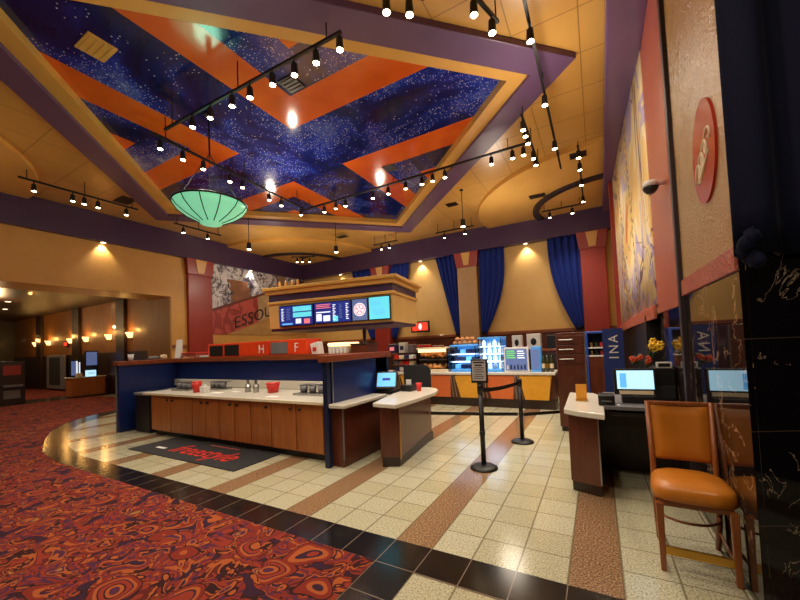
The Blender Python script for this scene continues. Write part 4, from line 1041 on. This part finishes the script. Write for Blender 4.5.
spots([(-6.57,10.7),(-6.25,10.7)], 'spotlight from the left on the track before the back cornice', group='spotlights before the back cornice')
for x, y, l in ((-8.76,6.87,'black cylinder spotlight hanging right of the mint lamp'), (-6.98,8.66,'black cylinder spotlight hanging near the middle of the far ceiling edge'), (-2.87,8.74,'black cylinder spotlight hanging right of the purple beam')):
    t = thing('hanging_spotlight', l, 'spotlight', (x, y, 4.6))
    B().cyl((x, y, 4.7), (x, y, ZC), .01, n=6).build('stem', M['blackmetal'], t)
    B().cyl((x, y, 4.72), (x, y, 4.53), .06, .065, 18).build('can', M['blackmetal'], t)
    B().cyl((x, y, 4.532), (x, y, 4.524), .052, n=18).build('lens', M['lens'], t)
    B().cyl((x, y, ZC-.02), (x, y, ZC), .05, n=14).build('ceiling_plate', M['blackmetal'], t)
    lamps.append((x, y, 4.5, 60, None))
# downlights in the cornice
dl = []
def downlight(x, y, z, lab, dx, dy, w=25):
    t = thing('cornice_downlight', lab, 'downlight', (x, y, z))
    B().lathe([(.07,0),(.085,-.006),(.085,-.02),(.062,-.02)], (x, y, z), 18, False).build('ring', M['steel'], t, smooth=True)
    B().cyl((x, y, z-.004), (x, y, z-.014), .06, n=18).build('lens', M['dimlens'], t)
    dl.append((x, y, z-.03, dx, dy, w))
downlight(-5.75, YB+.15, 4.72, 'cornice downlight above the gold wall right of the canopy', 0, .12)
downlight(-1.9, YB+.15, 4.72, 'cornice downlight between the two right navy drapes', 0, .12)
downlight(-9.6, YB+.15, 4.72, 'cornice downlight on the back wall near the far corner', 0, .12)
downlight(XL-.07, 4.5, 4.72, 'cornice downlight above the wide lobby opening', -.12, 0)
downlight(XL-.07, 9.25, 4.72, 'cornice downlight shining on the drawn mural', -.12, 0, 40)
downlight(XL-.07, 0.9, 4.72, 'cornice downlight at the near end of the left wall', -.12, 0)
downlight(XL-.07, 7.2, 4.72, 'cornice downlight over the left red column', -.12, 0, 10)
# ceiling vents and speakers
def vent(x, y, z, w, h, rz, lab, dark=True):
    t = thing('ceiling_vent' if dark else 'ceiling_speaker', lab, 'vent' if dark else 'speaker', (x, y, z))
    B().box(-w, w, -h, h, -.02, 0).rot(rz, 'Z').move((x, y, z)).build('frame', M['lobbydark'] if dark else M['keystone'], t, bevel=.004)
    for k in range(4):
        yy = -h*.7+h*1.4*k/3
        B().box(-w*.85, w*.85, yy-.012, yy+.012, -.028, -.018).rot(rz, 'Z').move((x, y, z)).build('slat' if dark else 'grille_bar', M['black'] if dark else M['keystone'], t)
vent(-5.5, 2.06, ZS, .2, .16, 0, 'tan panel speaker in the starry ceiling at upper left', False)
vent(-3.86, 3.86, ZS, .14, .14, 0, 'dark square vent inside the near orange chevron')
vent(-3.92, 6.9, ZS, .14, .14, 0, 'dark square vent inside the far orange chevron')
vent(-3.42, 9.51, ZC, .16, .12, 0, 'dark vent in the gold ceiling above the gold pilaster')
vent(-1.21, 10.06, ZC-.1, .2, .12, 0, 'dark vent in the pale curved soffit at right')
vent(-.15, 8.3, ZC-.1, .16, .12, 0, 'brown vent at the edge of the curved soffit at right')
vent(-7.55, 9.72, ZC-.1, .2, .12, 0, 'dark vent in the far curved soffit')
vent(-10.23, 4.39, ZC, .25, .16, 0, 'dark vent in the left gold ceiling by the track')
vent(-10.6, 11.0, ZC-.1, .16, .1, 0, 'small dark vent in the far ceiling corner')
t = thing('ceiling_speaker', 'small dark round speaker in the left gold ceiling', 'speaker', (-7.6, 1.35, ZC))
B().lathe([(0,-.05),(.08,-.045),(.1,0)], (-7.6, 1.35, ZC), 18).build('cone', M['black'], t, smooth=True); B().lathe([(.1,-.015),(.125,0)], (-7.6, 1.35, ZC), 18, False).build('ring', M['blackmetal'], t)

# ------------------------------------------------------------------ lobby beyond the opening
for i, (x, l) in enumerate(((-16.4, 'nearest'), (-18.2, 'second'), (-20.4, 'third'), (-22.1, 'fourth'), (-24.8, 'fifth'), (-26.6, 'farthest'))):
    t = thing('wall_sconce', l + ' glowing wall sconce in the lobby, counted from the door jamb' if i not in (0, 5) else l + ' glowing wall sconce in the lobby from the door jamb', 'sconce', (x, 7.2, 2.3), 'lobby wall sconces')
    B().hexa([(x-.08,7.1,2.3),(x+.08,7.1,2.3),(x+.08,7.2,2.3),(x-.08,7.2,2.3)], [(x-.15,7.03,2.52),(x+.15,7.03,2.52),(x+.15,7.2,2.52),(x-.15,7.2,2.52)]).build('shade', M['sconce'], t, bevel=.01)
    box('backplate', M['brass'], t, x-.06, x+.06, 7.17, 7.2, 2.22, 2.34, .006)
t = thing('lobby_kiosk', 'small brown kiosk cabinet with white top in the lobby', 'kiosk', (-18.3, 6.4, 0))
box('cabinet', M['cabinet'], t, -18.75, -18.2, 5.9, 7.0, .04, .76, .01); box('top', M['white'], t, -18.8, -18.17, 5.86, 7.04, .76, .8, .01); box('base', M['black'], t, -18.72, -18.22, 5.93, 6.97, 0, .04)
for k in (0, 1): box('door', M['cabinet'], t, -18.2, -18.185, 5.93+.53*k, 6.43+.53*k, .1, .72, .006)
t = thing('poster_display', 'left upright lit poster on the lobby kiosk', 'display', (-18.45, 6.1, .8))
box('frame', M['black'], t, -18.5, -18.45, 5.95, 6.28, .8, 1.5, .01); box('poster', M['scr_slate'], t, -18.449, -18.44, 5.98, 6.12, .88, 1.45); box('poster_strip', M['scr_white'], t, -18.449, -18.44, 6.13, 6.18, .88, 1.45); box('poster_strip', M['scr_white'], t, -18.449, -18.44, 6.22, 6.26, .9, 1.4)
t = thing('poster_display', 'right upright lit poster on the lobby kiosk', 'display', (-18.45, 6.7, .8))
box('frame', M['black'], t, -18.5, -18.45, 6.42, 6.86, .8, 1.85, .01); box('poster', M['scr_slate'], t, -18.449, -18.44, 6.46, 6.82, 1.25, 1.8)
t = thing('ticket_printer', 'white machine on the kiosk before the right poster', 'printer', (-18.4, 6.5, .8))
box('body', M['scr_pale'], t, -18.4, -18.25, 6.4, 6.72, .8, 1.05, .02); box('slot', M['black'], t, -18.25, -18.245, 6.46, 6.66, .92, .94)
t = thing('napkin_holder', 'small white box at the left of the kiosk top', 'box', (-18.3, 6.15, .8))
box('box', M['cream'], t, -18.36, -18.24, 6.08, 6.26, .8, .96, .01); box('rim', M['grey'], t, -18.37, -18.23, 6.07, 6.27, .78+.02, .82)
t = thing('arcade_cabinet', 'dark arcade cabinet with reddish marquee at the left edge', 'arcade cabinet', (-18.8, 4.3, 0))
box('body', M['lobbydark'], t, -19.3, -18.6, 4.02, 4.72, 0, 1.55, .02); box('screen', M['red'], t, -18.6, -18.59, 4.15, 4.6, 1.05, 1.4); box('control_panel', M['grey'], t, -18.6, -18.42, 4.12, 4.62, .62, .7, .01); box('coin_door', M['grey'], t, -18.6, -18.585, 4.16, 4.58, .2, .5)
t = thing('poster_board', 'grey tall poster case on the dark lobby wall', 'poster', (-23.5, 7.1, 0))
box('frame', M['grey'], t, -24.6, -22.4, 7.0, 7.08, .1, 1.75, .02); box('poster', M['rubber'], t, -24.2, -22.9, 6.985, 7.0, .3, 1.65)
t = thing('lit_sign', 'dim red lit sign between lobby sconces', 'sign', (-22.9, 7.1, 2.2))
box('case', M['black'], t, -22.75, -22.35, 7.1, 7.2, 2.15, 2.4, .01); box('lit_panel', M['scr_red'], t, -22.72, -22.38, 7.09, 7.1, 2.18, 2.37)
for i, (x, y) in enumerate(((-14.5, 3.6), (-16.5, 3.4), (-14.0, 5.6), (-20, 4.6), (-23, 5.2))):
    t = thing('lobby_downlight', ['first', 'second', 'third', 'fourth', 'fifth'][i] + ' small recessed lamp in the dark lobby ceiling by distance', 'downlight', (x, y, 3.9), 'lobby ceiling lamps')
    B().lathe([(.09,0),(.11,-.01),(.11,-.02),(.085,-.02)], (x, y, 3.9), 16, False).build('ring', M['steel'], t); B().cyl((x, y, 3.895), (x, y, 3.885), .085, n=16).build('lens', M['dimlens'], t)

# ------------------------------------------------------------------ lights
def light(kind, name, loc, energy, col, **k):
    L = bpy.data.lights.new(name, kind); L.energy = energy; L.color = lin(col)[:3]
    for a, v in k.items(): setattr(L, a, v)
    o = bpy.data.objects.new(name, L); COL.objects.link(o); o.location = loc
    return o
WARM = (255, 240, 218)
def aim(o, target):
    o.rotation_euler = (Vector(target)-o.location).to_track_quat('-Z', 'Y').to_euler()
SPOT_W = 68.0
rnd = random.Random(3)
for x, y, z, w, tl in lamps:
    o = light('SPOT', 'spot_beam', (x, y, z), SPOT_W*w/60, WARM, spot_size=math.radians(100), spot_blend=.9, shadow_soft_size=.05)
    aim(o, (x+rnd.uniform(-1.2, 1.2), y+rnd.uniform(-.8, 1.2), 0))
for x, y, z, dx, dy, w in dl:
    o = light('SPOT', 'cornice_beam', (x, y, z), w*2.2, WARM, spot_size=math.radians(95), spot_blend=.7, shadow_soft_size=.04)
    aim(o, (x+dx*3, y+dy*3, z-1.6))
for x in (-16.4, -18.2, -20.4, -22.1, -24.8, -26.6):
    light('POINT', 'sconce_glow', (x, 6.95, 2.62), 12, (255,190,100), shadow_soft_size=.08)
for x, y in ((-14.5, 3.6), (-16.5, 3.4), (-14.0, 5.6), (-20, 4.6), (-23, 5.2)):
    o = light('SPOT', 'lobby_beam', (x, y, 3.85), 60, WARM, spot_size=math.radians(120), spot_blend=.9, shadow_soft_size=.08); aim(o, (x, y, 0))
light('POINT', 'pendant_glow', (-5.55, 3.62, 4.15), 14, (180,255,220), shadow_soft_size=.2)
# unseen spots added as fill around and behind the viewer
for x, y in ((-6.5, -1.5), (-2.2, -1.2), (-.6, 1.2), (1.6, .2), (-3.8, .6), (-9.5, -1.0)):
    o = light('SPOT', 'fill_beam', (x, y, 5.1), 140, WARM, spot_size=math.radians(130), spot_blend=.9, shadow_soft_size=.12); aim(o, (x+.2, y+1.0, 0))
# point lights without fixtures, added as general fill for ceiling and walls
for x, y, z, q in ((-9.2, .6, 4.2, .1), (-3.0, 1.0, 4.2, .06), (-9.3, 8.2, 4.2, .1), (-2.2, 9.4, 4.2, .3), (-6.2, 10.2, 3.9, .1), (-5.6, 5.6, 4.6, .05), (-.6, 5.0, 4.4, .2), (-1.5, -2.0, 3.6, .2)):
    light('POINT', 'room_fill', (x, y, z), 26 if (x, y) == (-9.2, .6) else 52, WARM, shadow_soft_size=q)
for x, y, e in ((-14.6, 3.0, 90), (-19.5, 4.2, 110), (-24.5, 4.5, 90)): light('POINT', 'lobby_fill', (x, y, 3.3), e, (255,206,146), shadow_soft_size=.08)  # extra points added to brighten the lobby, no fixtures there
# lamps in the counter front and shelves
light('AREA', 'case_glow', (-2.6, 8.1, 1.5), 6, (190,220,255), size=1.2)

w = bpy.data.worlds.new('world'); S.world = w; w.use_nodes = True
w.node_tree.nodes['Background'].inputs[0].default_value = lin((150,110,70)); w.node_tree.nodes['Background'].inputs[1].default_value = .06

# ------------------------------------------------------------------ camera
F = 354.0
cam = bpy.data.cameras.new('camera'); co = bpy.data.objects.new('camera', cam); COL.objects.link(co)
cam.sensor_width = 36.0; cam.lens = 36.0*F/800.0; cam.shift_y = 32.0/800.0; cam.clip_start = .05
yaw, pitch, roll = math.atan(197/F), math.atan(13/F), .042
f = Vector((-math.sin(yaw)*math.cos(pitch), math.cos(yaw)*math.cos(pitch), math.sin(pitch)))
r = Vector((math.cos(yaw), math.sin(yaw), 0)); u = r.cross(f)
r2 = r*math.cos(roll)-u*math.sin(roll); u2 = r*math.sin(roll)+u*math.cos(roll)
mt = Matrix((r2, u2, -f)).transposed().to_4x4(); mt.translation = Vector((0, 0, 1.55))
co.matrix_world = mt
S.camera = co
S.view_settings.view_transform = 'Standard'; S.view_settings.look = 'None'; S.view_settings.gamma = 1.0; S.view_settings.use_curve_mapping = False
S.view_settings.exposure = 0.0
S.cycles.max_bounces = 8; S.cycles.caustics_reflective = False; S.cycles.caustics_refractive = False
S.cycles.sample_clamp_indirect = 6.0
try: S.cycles.use_denoising = True
except Exception: pass
